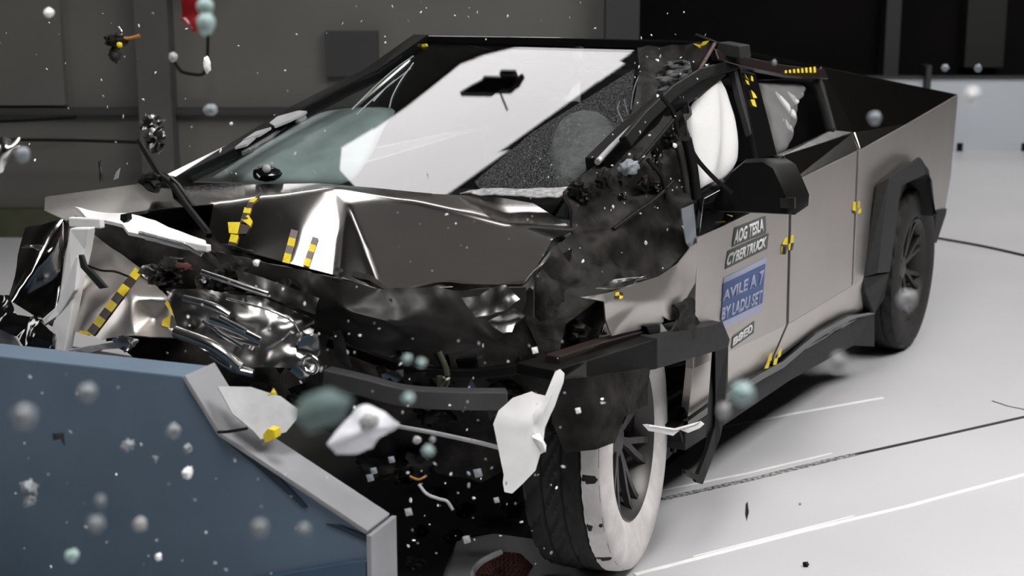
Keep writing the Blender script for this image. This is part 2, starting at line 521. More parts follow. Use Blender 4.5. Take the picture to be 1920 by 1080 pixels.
tag(tube('cable', [P(1755, 446, z=.008), P(1840, 461, z=.008), P(1930, 481, z=.008)], .009, M['black'], k=4), 'thin dark cable lying on the pale floor behind the truck', 'cable')

# camera rig under the mirrored light: a dark shape in the windscreen's reflection
rg = empty('overhead_rig', (-.24, -2.37, 4.24), 'dark stepped plate hanging under the mirrored light panel', 'rig')
slab('plate', [Vector((x, y, 4.2)) for x, y in ((-.14, -2.61), (-.22, -2.55), (-.28, -2.49), (-.32, -2.49), (-.32, -2.15), (-.23, -2.19), (-.23, -2.15), (-.15, -2.19))], (0, 0, .04), M['black'], rg)
slab('camera_box', [Vector((x, y, 4.2)) for x, y in ((-.35, -2.38), (-.39, -2.38), (-.39, -2.26), (-.35, -2.27))], (0, 0, .08), M['black'], rg)
tube('hanger', [Vector((-.25, -2.35, 4.22)), Vector((-.25, -2.35, 4.495))], .008, M['black'], rg, n=6)

# ------------------------------------------------------------------ crash barrier (camera side is its rear face)
b0, b1 = P(0, 668, z=.95), P(345, 706, z=.95)
bt = Vector((b1.x-b0.x, b1.y-b0.y, 0)).normalized()
bn = Vector((bt.y, -bt.x, 0))
if bn.dot(CAM-b0) > 0: bn = -bn          # away from the camera
BP = (bn, bn.dot(b0))
def BA(u, v, dz=0): return P(u, v, pl=BP)
rt_corner = BA(690, 1000)
def drop(p, z): return Vector((p.x, p.y, z))
far_l = b0-bt*2.2
bar_root = empty('crash_barrier', drop((far_l+rt_corner)/2, 0), 'massive blue crash barrier with cut corner and grey edge plate', 'barrier')
TH = .12
outline = [drop(far_l, 0), drop(rt_corner, 0), rt_corner, BA(412, 815), BA(345, 706), drop(far_l, b1.z)]
slab('block', outline, bn*TH, M['blue'], bar_root, bevel=.004)
# grey edge plate: follows the cut corner and the end
def plate_at(a, b, off0, off1, nm, m, t=.014):
    """plate on the barrier's edge between two rear-face points, from depth off0 to off1"""
    e = (b-a).normalized(); up_ = e.cross(bn)
    if up_.dot(drop((far_l+rt_corner)/2, .4)-a) > 0: up_ = -up_
    return slab(nm, [a+bn*off0, b+bn*off0, b+bn*off1, a+bn*off1], up_*t, m, bar_root, bevel=.003)
plate_at(BA(345, 706), BA(412, 815), -.012, TH+.01, 'edge_plate', M['edge'])
plate_at(BA(412, 815), rt_corner, -.012, TH-.002, 'edge_plate', M['edge'])
plate_at(rt_corner, drop(rt_corner, 0), -.012, TH+.02, 'edge_plate', M['edge'])
# dark gaps left between face and plate
for q in ([(405, 812), (500, 868), (578, 950), (570, 952), (480, 872)], [(612, 982), (650, 998), (688, 1015), (688, 1004), (640, 985)]):
    slab('edge_gap', [BA(u, v)-bn*.004 for u, v in q], bn*.006, M['bluedark'], bar_root)
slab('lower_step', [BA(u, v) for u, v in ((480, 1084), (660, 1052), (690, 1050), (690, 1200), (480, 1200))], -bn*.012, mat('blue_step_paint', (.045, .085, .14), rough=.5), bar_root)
sheet('torn_skin', [BA(400, 728)+bn*.02, BA(440, 740)+bn*.08, BA(490, 762)+bn*.1, BA(514, 790)+bn*.12, BA(520, 806)+bn*.1, BA(515, 822)+bn*.06, BA(492, 822)-bn*.01, BA(478, 806)-bn*.01, BA(440, 775)-bn*.01],
      [(0, 1, 8), (1, 2, 7, 8), (2, 3, 7), (3, 4, 5, 6), (3, 6, 7)], M['greyplastic'], bar_root, cuts=3, smooth=1, nz=.004)
bm = bmesh.new()
bm_slab(bm, [BA(509, 800)-bn*.02, BA(522, 803)-bn*.02, BA(523, 818)-bn*.02, BA(505, 826)-bn*.02, BA(500, 812)-bn*.02], bn*.03)
from_bm('yellow_fragment', bm, M['yellow'], bar_root)
tube('stray_wire', [BA(417, 806)-bn*.02, BA(440, 803)-bn*.03, BA(472, 799)-bn*.02], .004, M['black'], bar_root)

# ------------------------------------------------------------------ the pickup
T = empty('pickup_truck', (1.8, 0, 0), 'wrecked angular stainless steel pickup truck with crushed front end', 'pickup truck')
up = Vector((0, 0, 1))
# side glass plane: leans inward from the sill (y .90, z 1.28) to the roof rail (y .68, z 1.70)
SN = Vector((0, .42, .22)).normalized()
SG = (SN, SN.dot(Vector((0, .90, 1.28))))
def S(u, v, o=0.0): return P(u, v, pl=(SN, SG[1]+o))
def L(u, v, y=1.0): return P(u, v, y=y)

def panel(name, pts, m, parent, tuck=None, off=(0, -.03, 0), angle=25, bevel=.003):
    """door or body skin: outline on the side, an optional lower tuck strip as extra faces"""
    bm = bmesh.new()
    bm_slab(bm, pts, Vector(off))
    bmesh.ops.triangulate(bm, faces=[f for f in bm.faces if len(f.verts) > 4])
    if tuck:
        for q in tuck: bm_slab(bm, q, Vector(off))
    o = from_bm(name, bm, m, parent)
    md = o.modifiers.new('bevel', 'BEVEL'); md.width = bevel; md.segments = 2; md.limit_method = 'ANGLE'
    return o

y2 = .945
fd = panel('front_door', [L(1308, 445), L(1437, 387), L(1480, 366), L(1474, 609), L(1300, 690)], M['satin'], T,
           tuck=[[L(1300, 690), L(1474, 609), L(1439, 690, y2), L(1365, 733, y2), L(1290, 782, y2)]])
rd = panel('rear_door', [L(1485, 364), L(1484, 343), L(1607, 284), L(1597, 536), L(1479, 607)], M['satin'], T,
           tuck=[[L(1479, 607), L(1597, 536), L(1620, 519), L(1637, 582, y2), L(1590, 591, y2), L(1530, 624, y2), L(1469, 674, y2), L(1444, 688, y2)]])
panel('door_gap_backing', [L(1440, 380, .975), L(1640, 270, .975), L(1620, 545, .965), L(1475, 625, .95), L(1440, 690, .93), L(1430, 690, .93)], M['brown'], T)
Lt = lambda u, v: P(u, v, pl=TS)
# rear quarter: leans in a little towards the tail
ta, tb, tc = L(1612, 282), Vector((-1.13, .90, 1.295)), L(1600, 535)
tn = (tb-ta).cross(tc-ta).normalized()
TS = (tn, tn.dot(ta))
bed = panel('bed_side', [L(1612, 282), P(1700, 233, pl=TS), Vector((-1.13, .90, 1.295)), P(1783, 330, pl=TS), P(1772, 394, pl=TS), P(1748, 396, pl=TS), P(1738, 318, pl=TS), P(1722, 296, pl=TS), P(1645, 349, pl=TS), L(1620, 519), L(1600, 535)], M['satin'], T)
# upper strip under the windows and the sail panel
sill = [L(1308, 443), L(1437, 385), L(1482, 342), L(1608, 281)]
up1 = panel('window_sill_strip', [L(1484, 341), L(1610, 280), L(1598, 249, .93), L(1470, 290, .93)], M['steel'], T, off=(0, -.02, -.01))
panel('window_sill_edge', [L(1470, 291, .93), L(1601, 248, .93), L(1560, 243, .89), L(1452, 291, .89)], M['rail'], T, off=(0, 0, -.012))
panel('front_sill_strip', [L(1312, 441), L(1437, 384), L(1484, 341), L(1472, 290, .93), L(1320, 372, .93)], M['blackgloss'], T, off=(0, -.02, -.01))
PK = Vector((2.15, .68, 1.70)); TL = Vector((-1.13, .90, 1.297))
def rail_pt(t): return PK.lerp(TL, t)
sail = panel('sail_panel', [rail_pt(.34), rail_pt(.6), rail_pt(.8), TL, P(1700, 233, pl=TS), L(1613, 280), L(1602, 249, .93), S(1562, 243)], M['steel'], T, off=(0, -.02, 0))
# passenger side body, mirrored and plain
def mir(p): return Vector((p.x, -p.y, p.z))
panel('passenger_side_skin', [mir(L(1308, 445)), mir(L(1608, 281)), mir(TL), Vector((-1.13, -.92, .75)), Vector((-.55, -1, .6)), Vector((-.3, -1, 1.0)), Vector((.4, -1, 1.0)), Vector((.75, -1, .55)), Vector((3.0, -1, .5))], M['satin'], T, off=(0, .03, 0))
panel('passenger_sail_panel', [mir(PK), mir(TL), mir(L(1608, 281)), Vector((2.9, -.93, 1.2))], M['steel'], T, off=(0, .02, 0))
slab('bed_cover', [Vector((.6, .74, 1.50)), Vector((.6, -.74, 1.50)), Vector((-1.1, -.87, 1.275)), Vector((-1.1, .87, 1.275))], (0, 0, .02), M['black'], T)
slab('tailgate', [Vector((-1.12, .88, 1.28)), Vector((-1.12, -.88, 1.28)), Vector((-1.12, -.88, .72)), Vector((-1.12, .88, .72))], (.05, 0, 0), M['satin'], T)
slab('roof_glass', [Vector((2.19, .66, 1.705)), Vector((2.19, -.66, 1.705)), Vector((.6, -.72, 1.495)), Vector((.6, .72, 1.495))], (0, 0, .012), M['blackgloss'], T)
# rear bumper end below the bed side
slab('rear_bumper', [P(1757, 394, y=.93), P(1776, 391, y=.93), P(1774, 402, y=.93), P(1756, 456, y=.93), P(1751, 450, y=.93)], (0, -1.86, 0), M['flare'], T, bevel=.004)

# cladding: rear flare (three polylines), rocker
O_ = [(1619, 519), (1643, 347), (1722, 294), (1741, 317), (1750, 400)]
M_ = [(1645, 512), (1667, 333), (1727, 297), (1742, 321), (1751, 402)]
I_ = [(1668, 510), (1690, 348), (1737, 326), (1744, 340), (1752, 405)]
V = [P(*q, y=.995) for q in O_]+[P(*q, y=1.055) for q in M_]+[P(*q, y=1.045) for q in I_]+[P(*q, y=1.045)-Vector((0, .16, 0)) for q in I_]
Fc = [(i+a*5, i+1+a*5, i+6+a*5, i+5+a*5) for a in range(3) for i in range(4)]
bm = bmesh.new()
vs = [bm.verts.new(p) for p in V]
for f in Fc: bm.faces.new([vs[i] for i in f])
fl = from_bm('wheel_arch_flare', bm, M['flare'], T)
md = fl.modifiers.new('thickness', 'SOLIDIFY'); md.thickness = .012
slab('flare_foot', [P(1619, 520, y=1.0), P(1668, 511, y=1.045), P(1658, 560, y=1.03), P(1640, 588, y=1.0), P(1622, 545, y=1.0)], (0, -.08, 0), M['flare'], T, bevel=.004)
panel('rocker_cladding', [L(1441, 693, .96), L(1470, 677, .96), L(1530, 627, .96), L(1590, 594, .96), L(1640, 585, .98), L(1640, 650, .98), L(1600, 648, .95), L(1482, 713, .95), L(1360, 796, .95), L(1285, 845, .95), L(1285, 800, .96), L(1365, 737, .96)], M['flare'], T, off=(0, -.12, 0))
panel('rocker_seam', [L(1290, 790, .985), L(1365, 736, .985), L(1441, 692, .985), L(1470, 676, .985), L(1530, 626, .985), L(1590, 593, .985), L(1641, 584, .985), L(1641, 588, .985), L(1592, 599, .985), L(1532, 636, .985), L(1470, 689, .985), L(1443, 704, .985), L(1365, 748, .985), L(1290, 802, .985)], M['blackgloss'], T, off=(0, -.02, 0))

# floor pan and engine bay mass so nothing is hollow
box('floor_pan', (-1.0, -.84, .30), (3.2, .84, .44), M['black'], T, bevel=.02)
box('firewall', (3.15, -.84, .36), (3.3, .84, 1.05), M['soot'], T, bevel=.02)
box('rear_bulkhead', (.35, -.80, .5), (.45, .80, 1.45), M['black'], T)
box('rear_axle', (-.08, -.8, .36), (.08, .8, .52), M['black'], T, bevel=.03)

# ------------------------------------------------------------------ wheels
def lathe(bm, prof, n, xf, mi=0, fn=None, closed=False):
    rings = []
    for k in range(n):
        a = 2*math.pi*k/n
        row = []
        for j, (r, y) in enumerate(prof):
            rr, yy = (r, y) if fn is None else fn(r, y, k, j)
            row.append(bm.verts.new(xf @ Vector((rr*math.cos(a), yy, rr*math.sin(a)))))
        rings.append(row)
    m = len(prof)
    for k in range(n):
        r0, r1 = rings[k], rings[(k+1) % n]
        for j in range(m if closed else m-1):
            bm.faces.new((r0[j], r0[(j+1) % m], r1[(j+1) % m], r1[j])).material_index = mi

def wheel(xf, outer, chalk, label=None):
    """tyre, rim, spokes; local axis Y, outer = +1 when the outer face looks to +Y"""
    R, W = .44, .285
    W2 = W/2
    root = empty('wheel', (0, 0, 0))
    root.parent = T
    root.location = xf.translation-WLOC[T]; WLOC[root] = xf.translation.copy()
    o = outer
    tread = []
    ncol = 27
    for i in range(ncol):
        y = -W2*.86+W*.86*i/(ncol-1)
        tread.append((R-.010*(abs(y)/(W2*.86))**4, y*o))
    NSEG = 144
    grooves = (6, 7, 19, 20, 13)
    def tf(r, y, k, j):
        i = j-8
        if 0 <= i < ncol:
            ph = (k+int(abs(i-13)*.9)) % 6
            if i in (6, 20): return r-.011, y
            if i == 13: return r-.011, y
            if ph == 0 and i not in (13,): return r-.009, y
            if 8 <= i <= 18 and ph == 3 and (i % 13) > 1: return r-.005, y
        if j in (6, 7, 8+ncol, 9+ncol) and k % 6 < 2: return r-.008, y
        return r, y
    side = [(.262, -.095), (.268, -.112), (.285, -.125), (.325, -.138), (.370, -.142), (.405, -.137), (.424, -.130), (.432, -.125)]
    prof = [(r, y*o) for r, y in side]+tread+[(r, -y*o) for r, y in side[::-1]]
    bm = bmesh.new()
    lathe(bm, prof, NSEG, xf, fn=tf)
    from_bm('tyre', bm, M['rubber'], root, angle=35)
    if chalk:
        ps = [(.4395, .070*o), (.4392, .086*o), (.4375, .1005*o), (.4355, .112*o), (.431, .126*o), (.424, .1318*o), (.405, .1392*o), (.370, .1442*o), (.325, .1402*o), (.285, .1272*o), (.27, .114*o)]
        bm = bmesh.new()
        def cf(r, y, k, j):
            if j in (0, 1, 2, 3) and k % 9 < 1: return r-.007, y
            if j in (0, 1): return r, y-.006*o*noise.noise(Vector((k*.7, j, 3)))
            return r, y
        lathe(bm, ps, NSEG, xf, fn=cf)
        c = from_bm('chalked_sidewall', bm, M['chalk'], root, angle=40)
        c['label'] = 'whitened outer sidewall'
    # rim barrel and lip
    bm = bmesh.new()
    lathe(bm, [(.262, -.11*o), (.268, -.10*o), (.24, -.08*o), (.235, .06*o), (.262, .10*o), (.276, .118*o), (.27, .124*o), (.255, .108*o), (.228, .05*o), (.228, -.08*o), (.25, -.105*o)], 72, xf, closed=True)
    from_bm('rim', bm, M['rim'] if not chalk else M['rimface'], root, angle=35)
    bm = bmesh.new()
    lathe(bm, [(.0001, .075*o), (.03, .078*o), (.062, .07*o), (.07, .05*o), (.07, 0), (.0001, 0)], 40, xf)
    from_bm('hub_cap', bm, M['rimface'], root, angle=35)
    bm = bmesh.new()
    lathe(bm, [(.17, -.02*o), (.17, -.045*o), (.06, -.045*o), (.06, -.02*o)], 48, xf, closed=True)
    from_bm('brake_disc', bm, M['rail'] if chalk else M['rim'], root, angle=35)
    for k in range(7):
        bm = bmesh.new()
        a0 = 2*math.pi*k/7
        for da in (-.13, .13):
            pts = []
            for r, dy in ((.05, .062), (.11, .070), (.18, .078), (.235, .088), (.262, .098)):
                a = a0+da*min(1.0, r/.2)*1.1
                pts.append(xf @ Vector((r*math.cos(a), dy*o, r*math.sin(a))))
            bm_sweep(bm, pts, rect(.022, .02), xf.to_3x3() @ Vector((0, 1, 0)))
        from_bm('spoke', bm, M['rimface'] if chalk else M['rim'], root)
    return root
def wmat(c, steer=0, camber=0): 
    return Matrix.Translation(c) @ Matrix.Rotation(math.radians(steer), 4, 'Z') @ Matrix.Rotation(math.radians(camber), 4, 'X')
wheel(wmat((-.03, .845, .44)), 1, False)
wheel(wmat((-.03, -.845, .44)), -1, False)
FWC = P(1196, 852, y=.98)
wheel(wmat((3.47, .82, .446), 10.1, 2.75), 1, True)

# ------------------------------------------------------------------ cabin
WA, WB = Vector((3.59, 0, 1.22)), Vector((2.20, 0, 1.70))
WN = (WB-WA).cross(Vector((0, -1, 0))).normalized()
if WN.z < 0: WN = -WN
def W(u, v, o=0.0): return P(u, v, pl=(WN, WN.dot(WA)+o))
PR = Vector((2.20, -.68, 1.70)); PLf = Vector((2.20, .68, 1.70))
ws = slab('windscreen', [W(352, 337), W(470, 268), W(560, 213), W(700, 142), PR, Vector((2.2, -.35, 1.702)), Vector((2.2, 0, 1.703)), Vector((2.2, .35, 1.702)), W(1203, 128), W(1183, 215), W(1124, 299), W(1063, 352), W(905, 367), W(800, 363), W(700, 352), W(600, 344)], -WN*.006, M['glass'], T)
cz = slab('crazed_corner', [W(1203, 126), W(1290, 92), W(1300, 150), W(1215, 225), W(1124, 302), W(1183, 215)], -WN*.008, M['frost'], T)
slab('crazed_pane', [W(u, v, .006) for u, v in ((1000, 246), (1120, 172), (1190, 128), (1182, 214), (1122, 298), (1061, 351), (905, 364), (890, 340), (946, 292))], -WN*.003, glass_mat('dusted_glass', (.9, .9, .9), dust=.30, dustcol=(.33, .33, .34), dscale=170), T)
# crack lines
for i, pts in enumerate([[(660, 205), (700, 165), (742, 128), (775, 105)], [(668, 215), (715, 172), (770, 128)], [(730, 202), (736, 180), (752, 150), (775, 118)], [(700, 190), (722, 166), (740, 150)],
                         [(1183, 205), (1187, 175), (1195, 150), (1208, 125)], [(1195, 150), (1212, 160), (1225, 168)], [(1162, 190), (1158, 205), (1168, 228)], [(1170, 187), (1178, 215)]]):
    tube('crack_line', [W(u, v, .001) for u, v in pts], .0028, M['shardgrey'], T, k=4, n=5)
# passenger A-pillar and roof header
def wedge(name, pts, w, h, m, parent=T): return bar(name, [Vector(p) for p in pts], w, h, m, parent, bevel=.006)
wedge('a_pillar', [W(322, 342, -.01), W(440, 284, -.005), W(560, 211, .0), W(700, 139, .0), PR+Vector((0, -.02, 0))], .085, .05, M['blackgloss'])
for q in ([(455, 262), (480, 246), (508, 238), (486, 252)], [(505, 230), (520, 218), (560, 207), (575, 208), (545, 224), (515, 236)], [(440, 276), (455, 264), (478, 256), (462, 270)]):
    slab('torn_pillar_trim', [W(u, v, .03) for u, v in q], -WN*.01, M['greyplastic'], T)
wedge('roof_header', [PR+Vector((-.03, -.03, .0)), Vector((2.17, 0, 1.705)), PLf+Vector((-.03, 0, 0))], .10, .035, M['blackgloss'])
slab('passenger_roof_rail', [PR, PR+Vector((-1.6, -.06, -.2)), PR+Vector((-1.6, -.12, -.27)), PR+Vector((0, -.1, -.06))], (0, .03, 0), M['black'], T)
decal_q = [(0, [Vector((768, 86)), Vector((798, 82)), Vector((800, 88)), Vector((772, 92))])]
slab('marker_tape', [P(u, v, x=2.27) for u, v in ((768, 87), (798, 82), (801, 87), (770, 92))], (-.01, 0, 0), M['yellow'], T)
# driver A-pillar, bent inward
wedge('bent_a_pillar', [P(1116, 312, x=3.32), P(1170, 258, x=3.08), P(1235, 203, x=2.78), P(1300, 163, x=2.45), P(1345, 128, x=2.2)], .075, .06, M['black'])
tube('pillar_edge_trim', [P(1120, 304, x=3.36), P(1170, 253, x=3.12), P(1232, 200, x=2.82), P(1292, 160, x=2.5)], .011, M['greyplastic'], T)
tube('torn_weather_seal', [P(1300, 152, x=2.42), P(1318, 120, x=2.38), P(1340, 82, x=2.3)], .008, mat('dull_maroon_seal', (.09, .05, .05), rough=.5), T)
tube('roof_wire', [P(1304, 66, x=2.3), P(1320, 72, x=2.3), P(1345, 82, x=2.28)], .008, M['black'], T)
slab('roof_corner_block', [P(1346, 79, x=2.18), P(1386, 86, x=2.18), P(1389, 110, x=2.18), P(1342, 101, x=2.18)], (-.12, 0, 0), M['flare'], T, bevel=.004)
sheet('torn_roof_lining', [P(1195, 92, x=2.3), P(1260, 84, x=2.3), P(1335, 84, x=2.3), P(1300, 160, x=2.4), P(1235, 200, x=2.75), P(1185, 212, x=2.9), P(1200, 130, x=2.5)], [(0, 1, 6), (1, 2, 3, 6), (3, 4, 6), (4, 5, 6)], M['soot'], T, cuts=8, smooth=1, nz=.03, ns=9, seed=2)
# side window frame and glass
def frame(name, pts, w, m, o=0.0): return bar(name, [S(u, v, o) for u, v in pts], w, .03, m, T, upv=SN, bevel=.005)
slab('b_pillar', [S(1386, 126), S(1418, 138), S(1436, 205), S(1458, 292), S(1420, 297), S(1404, 210)], -SN*.05, M['blackgloss'], T, bevel=.004)
frame('window_frame', [(1172, 268), (1210, 222), (1262, 172), (1312, 140), (1376, 122)], .045, M['black'], .0)
frame('window_frame', [(1372, 126), (1388, 190), (1405, 250), (1421, 296)], .035, M['flare'], -.02)
frame('roof_rail', [(1338, 104), (1390, 118), (1470, 134), (1545, 141)], .05, mat('dark_brown_gloss', (.018, .011, .011), rough=.25), .01)
frame('quarter_frame', [(1532, 142), (1546, 190), (1561, 245)], .03, M['flare'], .0)
slab('rear_side_glass', [S(1420, 150), S(1532, 146), S(1562, 243), S(1458, 292)], -SN*.005, M['sideglass'], T)
slab('sail_top_cap', [rail_pt(-.02)+Vector((0, 0, .004)), rail_pt(.36)+Vector((0, 0, .004)), rail_pt(.36)+Vector((0, -.06, -.02)), rail_pt(-.02)+Vector((0, -.06, -.02))], (0, 0, -.02), M['blackgloss'], T)
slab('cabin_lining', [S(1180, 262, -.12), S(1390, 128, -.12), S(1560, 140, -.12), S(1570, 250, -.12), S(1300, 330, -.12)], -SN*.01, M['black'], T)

def puff(name, outline, plane_n, h, m, parent, folds=3, fa=.25, rings=7, seed=0):
    """inflated cloth cushion over an outline"""
    pts = [Vector(p) for p in outline]
    pts = smooth_path(pts+[pts[0]], 4)[:-1]
    c = sum(pts, Vector())/len(pts)
    bm = bmesh.new()
    ax = (pts[0]-c).normalized()
    ay = plane_n.cross(ax)
    for sgn in (1, -.5):
        prev = None
        for k in range(rings+1):
            t = 1-k/rings
            row = []
            for p in pts:
                q = c+(p-c)*t
                e = q-c
                f = 1+fa*math.sin(e.dot(ay)*folds*18+seed)*(1 if sgn > 0 else 0)
                row.append(bm.verts.new(q+plane_n*(sgn*h*math.sqrt(max(0, 1-t*t))*f)) if k < rings else None)
            if k == rings:
                cv = bm.verts.new(c+plane_n*sgn*h)
                for j in range(len(pts)): bm.faces.new((prev[j], prev[(j+1) % len(pts)], cv))
            elif prev:
                for j in range(len(pts)): bm.faces.new((prev[j], prev[(j+1) % len(pts)], row[(j+1) % len(pts)], row[j]))
            prev = row
    bmesh.ops.remove_doubles(bm, verts=bm.verts, dist=1e-5)
    return from_bm(name, bm, m, parent, smooth=True)
ab = puff('curtain_airbag', [S(u, v, -.05) for u, v in ((1333, 143), (1351, 150), (1362, 195), (1374, 245), (1379, 300), (1366, 330), (1340, 353), (1311, 362), (1302, 310), (1292, 268), (1282, 238), (1293, 205), (1315, 165))], SN, .05, M['airbag'], T, folds=2.2, fa=.30)
ab['label'] = 'white airbag bulging in the front side window'
ab = puff('curtain_airbag', [S(u, v, -.045) for u, v in ((1420, 155), (1460, 157), (1505, 160), (1503, 178), (1489, 196), (1489, 225), (1478, 272), (1468, 290), (1454, 290), (1440, 235), (1427, 190))], SN, .04, M['airbag'], T, folds=3, fa=.3, seed=1)
ab['label'] = 'white airbag hanging in the rear side window'
ab = puff('driver_airbag', [W(u, v, -.09) for u, v in ((1030, 290), (1040, 252), (1065, 226), (1105, 214), (1150, 232), (1158, 262), (1125, 303), (1085, 338), (1048, 345))], WN, .06, mat('dusty_grey_airbag', (.40, .39, .385), rough=.9, var=.35, vs=40, bump=.4, bs=70), T, folds=1.5)
ab['label'] = 'dusty grey airbag under the cracked windscreen'
# dashboard and seats
bm = bmesh.new()
bm_sweep(bm, [Vector((3.46, -.80, 1.02)), Vector((3.46, .64, 1.02))], [(.04, -.1), (-.62, -.3), (-.66, -.06), (-.55, .06), (-.05, .10), (.04, .06)])
d_ = from_bm('dashboard', bm, M['dash'], T)
md = d_.modifiers.new('bevel', 'BEVEL'); md.width = .03; md.segments = 3
def seat(y):
    bm = bmesh.new()
    bm_box(bm, (2.0, y, .80), (.55, .5, .2))
    bm_box(bm, (1.72, y, 1.1), (.16, .5, .62), Matrix.Rotation(-.25, 3, 'Y'))
    bm_box(bm, (1.62, y, 1.5), (.10, .28, .16), Matrix.Rotation(-.2, 3, 'Y'))
    o = from_bm('front_seat', bm, M['seat'], T)
    md = o.modifiers.new('bevel', 'BEVEL'); md.width = .04; md.segments = 3
seat(.4); seat(-.4)
box('rear_bench', (.55, -.7, .6), (.95, .7, 1.25), M['seat'], T, bevel=.05)
box('dash_camera', (0, 0, 0), (.001, .001, .001), M['black'], T) if False else None
cw = slab('cowl', [W(330, 341, -.03), W(700, 353, -.03), W(1066, 354, -.03), W(1066, 354, -.03)+Vector((.2, 0, -.12)), W(700, 353, -.03)+Vector((.2, 0, -.12)), W(330, 341, -.03)+Vector((.2, 0, -.12))], -WN*.02, M['black'], T)
ab = puff('reflection_sheet', [W(u, v, -.13) for u, v in ((392, 336), (470, 286), (555, 236), (618, 207), (735, 203), (720, 240), (690, 300), (640, 345), (500, 345))], WN, .03, mat('grey_green_reflection', (.50, .56, .55), rough=.85, var=.25, vs=4), T, folds=.6, fa=.15)  # coloured sheet added behind the glass to imitate a grey-green reflection
ab['label'] = 'grey green sheet in place of a reflection, passenger side of the windscreen'
sm = lump('wiper_motor', W(500, 326, .01), (.055, .055, .03), M['blackgloss'], T, seed=4, amp=.2, sub=2, sharp=40)
lump('wiper_nut', W(500, 316, .05), (.016, .016, .016), M['greyplastic'], sm, seed=5, amp=.1, sub=2)
# wiper arm, torn loose and bent over the bonnet
wp = tube('wiper_arm', [P(262, 264, x=3.7), P(276, 290, x=3.78), P(300, 328, x=3.85), P(322, 345, x=3.95), P(350, 385, x=4.1), P(385, 430, x=4.25), P(392, 442, x=4.27)], .011, M['black'], T)
lump('wiper_joint', P(290, 340, x=3.86), (.05, .045, .035), M['black'], wp, seed=8, amp=.5, sub=3, sharp=35)
slab('wiper_blade', [P(317, 330, x=3.95), P(333, 345, x=3.96), P(362, 385, x=4.1), P(348, 392, x=4.1), P(325, 372, x=4.0)], (-.012, 0, 0), M['blackgloss'], wp)

# mirror
mo = [(1338, 377), (1352, 352), (1375, 318), (1400, 298), (1440, 296), (1461, 309), (1478, 345), (1492, 378), (1490, 403), (1432, 400), (1346, 397), (1300, 388)]
bm = bmesh.new()
a = [bm.verts.new(P(u, v, x=2.86)) for u, v in mo]
cc = sum((q.co for q in a), Vector())/len(a)
b = [bm.verts.new(cc+(q.co-cc)*.9+Vector((.035, 0, .0))) for q in a]
c2 = [bm.verts.new(cc+(q.co-cc)*.85+Vector((-.16, .02, 0))) for q in a]
n = len(a)
for r0, r1 in ((a, b), (c2, a)):
    for i in range(n): bm.faces.new((r0[i], r0[(i+1) % n], r1[(i+1) % n], r1[i]))
bm.faces.new(b); bm.faces.new(c2[::-1])
mr = from_bm('wing_mirror', bm, M['black'], T, angle=35)
slab('mirror_lens', [P(1462, 372, x=2.905), P(1489, 371, x=2.905), P(1489, 392, x=2.905), P(1464, 390, x=2.905)], (-.02, 0, 0), M['grille'], mr)
tube('mirror_arm', [P(1312, 366, y=.97), P(1335, 352, y=1.0), P(1352, 345, x=2.84)], .018, M['black'], mr)
tube('torn_cable', [P(1296, 281, y=.97), P(1312, 305, y=.99), P(1340, 335, y=1.02), P(1372, 362, x=2.93)], .008, M['black'], T)
slab('yellow_chip', [P(1364, 402, y=1.01), P(1374, 404, y=1.01), P(1374, 407, y=1.01), P(1368, 404, y=1.01)], (0, -.005, 0), M['yellow'], T)

# ------------------------------------------------------------------ bonnet: buckled sheet with folds
HV = [(330, 341, 3.56), (250, 346, 3.70), (85, 369, 3.98), (83, 394, 4.02), (125, 413, 4.12),      # 0-4 rear left edge, left tip
      (215, 404, 4.06), (300, 391, 3.98), (400, 382, 3.90), (510, 366, 3.82), (622, 350, 3.74),    # 5-9 left ridge to apex
      (600, 344, 3.60), (700, 352, 3.60), (820, 364, 3.57), (930, 369, 3.55), (1000, 381, 3.56), (1078, 430, 3.66),  # 10-15 rear right
      (760, 373, 3.70), (870, 398, 3.70), (960, 421, 3.73), (1036, 449, 3.79),                     # 16-19 right ridge
      (388, 456, 4.16), (470, 474, 4.22), (540, 493, 4.27), (633, 517, 4.36), (714, 543, 4.22), (850, 537, 4.10), (985, 532, 4.00),   # 20-26 front edge
      (1018, 482, 3.90), (560, 436, 4.06), (652, 382, 3.80), (250, 398, 4.02), (470, 345, 3.58), (800, 450, 3.93), (640, 440, 4.06), (683, 462, 4.00), (930, 470, 3.88)]
HP = [P(u, v, x=x) for u, v, x in HV]
HT = [(0, 1, 30, 6), (1, 2, 3), (1, 3, 5), (3, 4, 5), (1, 5, 30), (0, 6, 7), (0, 7, 31), (31, 7, 8), (31, 8, 10), (10, 8, 9),
      (9, 11, 10), (9, 16, 11), (11, 16, 12), (16, 17, 12), (12, 17, 13), (17, 18, 13), (13, 18, 14), (18, 19, 15), (14, 18, 15),
      (7, 20, 21), (7, 21, 8), (8, 21, 28), (21, 22, 28), (8, 28, 9), (28, 33, 9), (28, 22, 23), (28, 23, 33),
      (9, 33, 29), (33, 23, 34), (33, 34, 29), (23, 24, 34), (29, 34, 16), (9, 29, 16), (34, 32, 16), (34, 24, 32), (24, 25, 32), (16, 32, 17), (32, 25, 35), (25, 26, 35), (26, 27, 35), (27, 19, 35), (32, 35, 17), (17, 35, 18), (35, 19, 18)]
def to_plane(ids, n, a):
    n = Vector(n).normalized()
    for k in ids: HP[k] = P(HV[k][0], HV[k][1], pl=(n, n.dot(a)))
HP[20] = P(388, 456, x=4.09); HP[21] = P(470, 474, x=4.15)
to_plane((2, 3, 4), (.14, -.02, .99), HP[1])
to_plane((22, 23, 28, 33), (.27, .10, .957), HP[9])                    # facet left of the sharp fold
to_plane((29, 34, 24, 25, 32, 35, 26, 27, 17, 18, 19, 16), (.40, .17, .90), P(655, 384, x=3.82))   # broad flat facet on the right
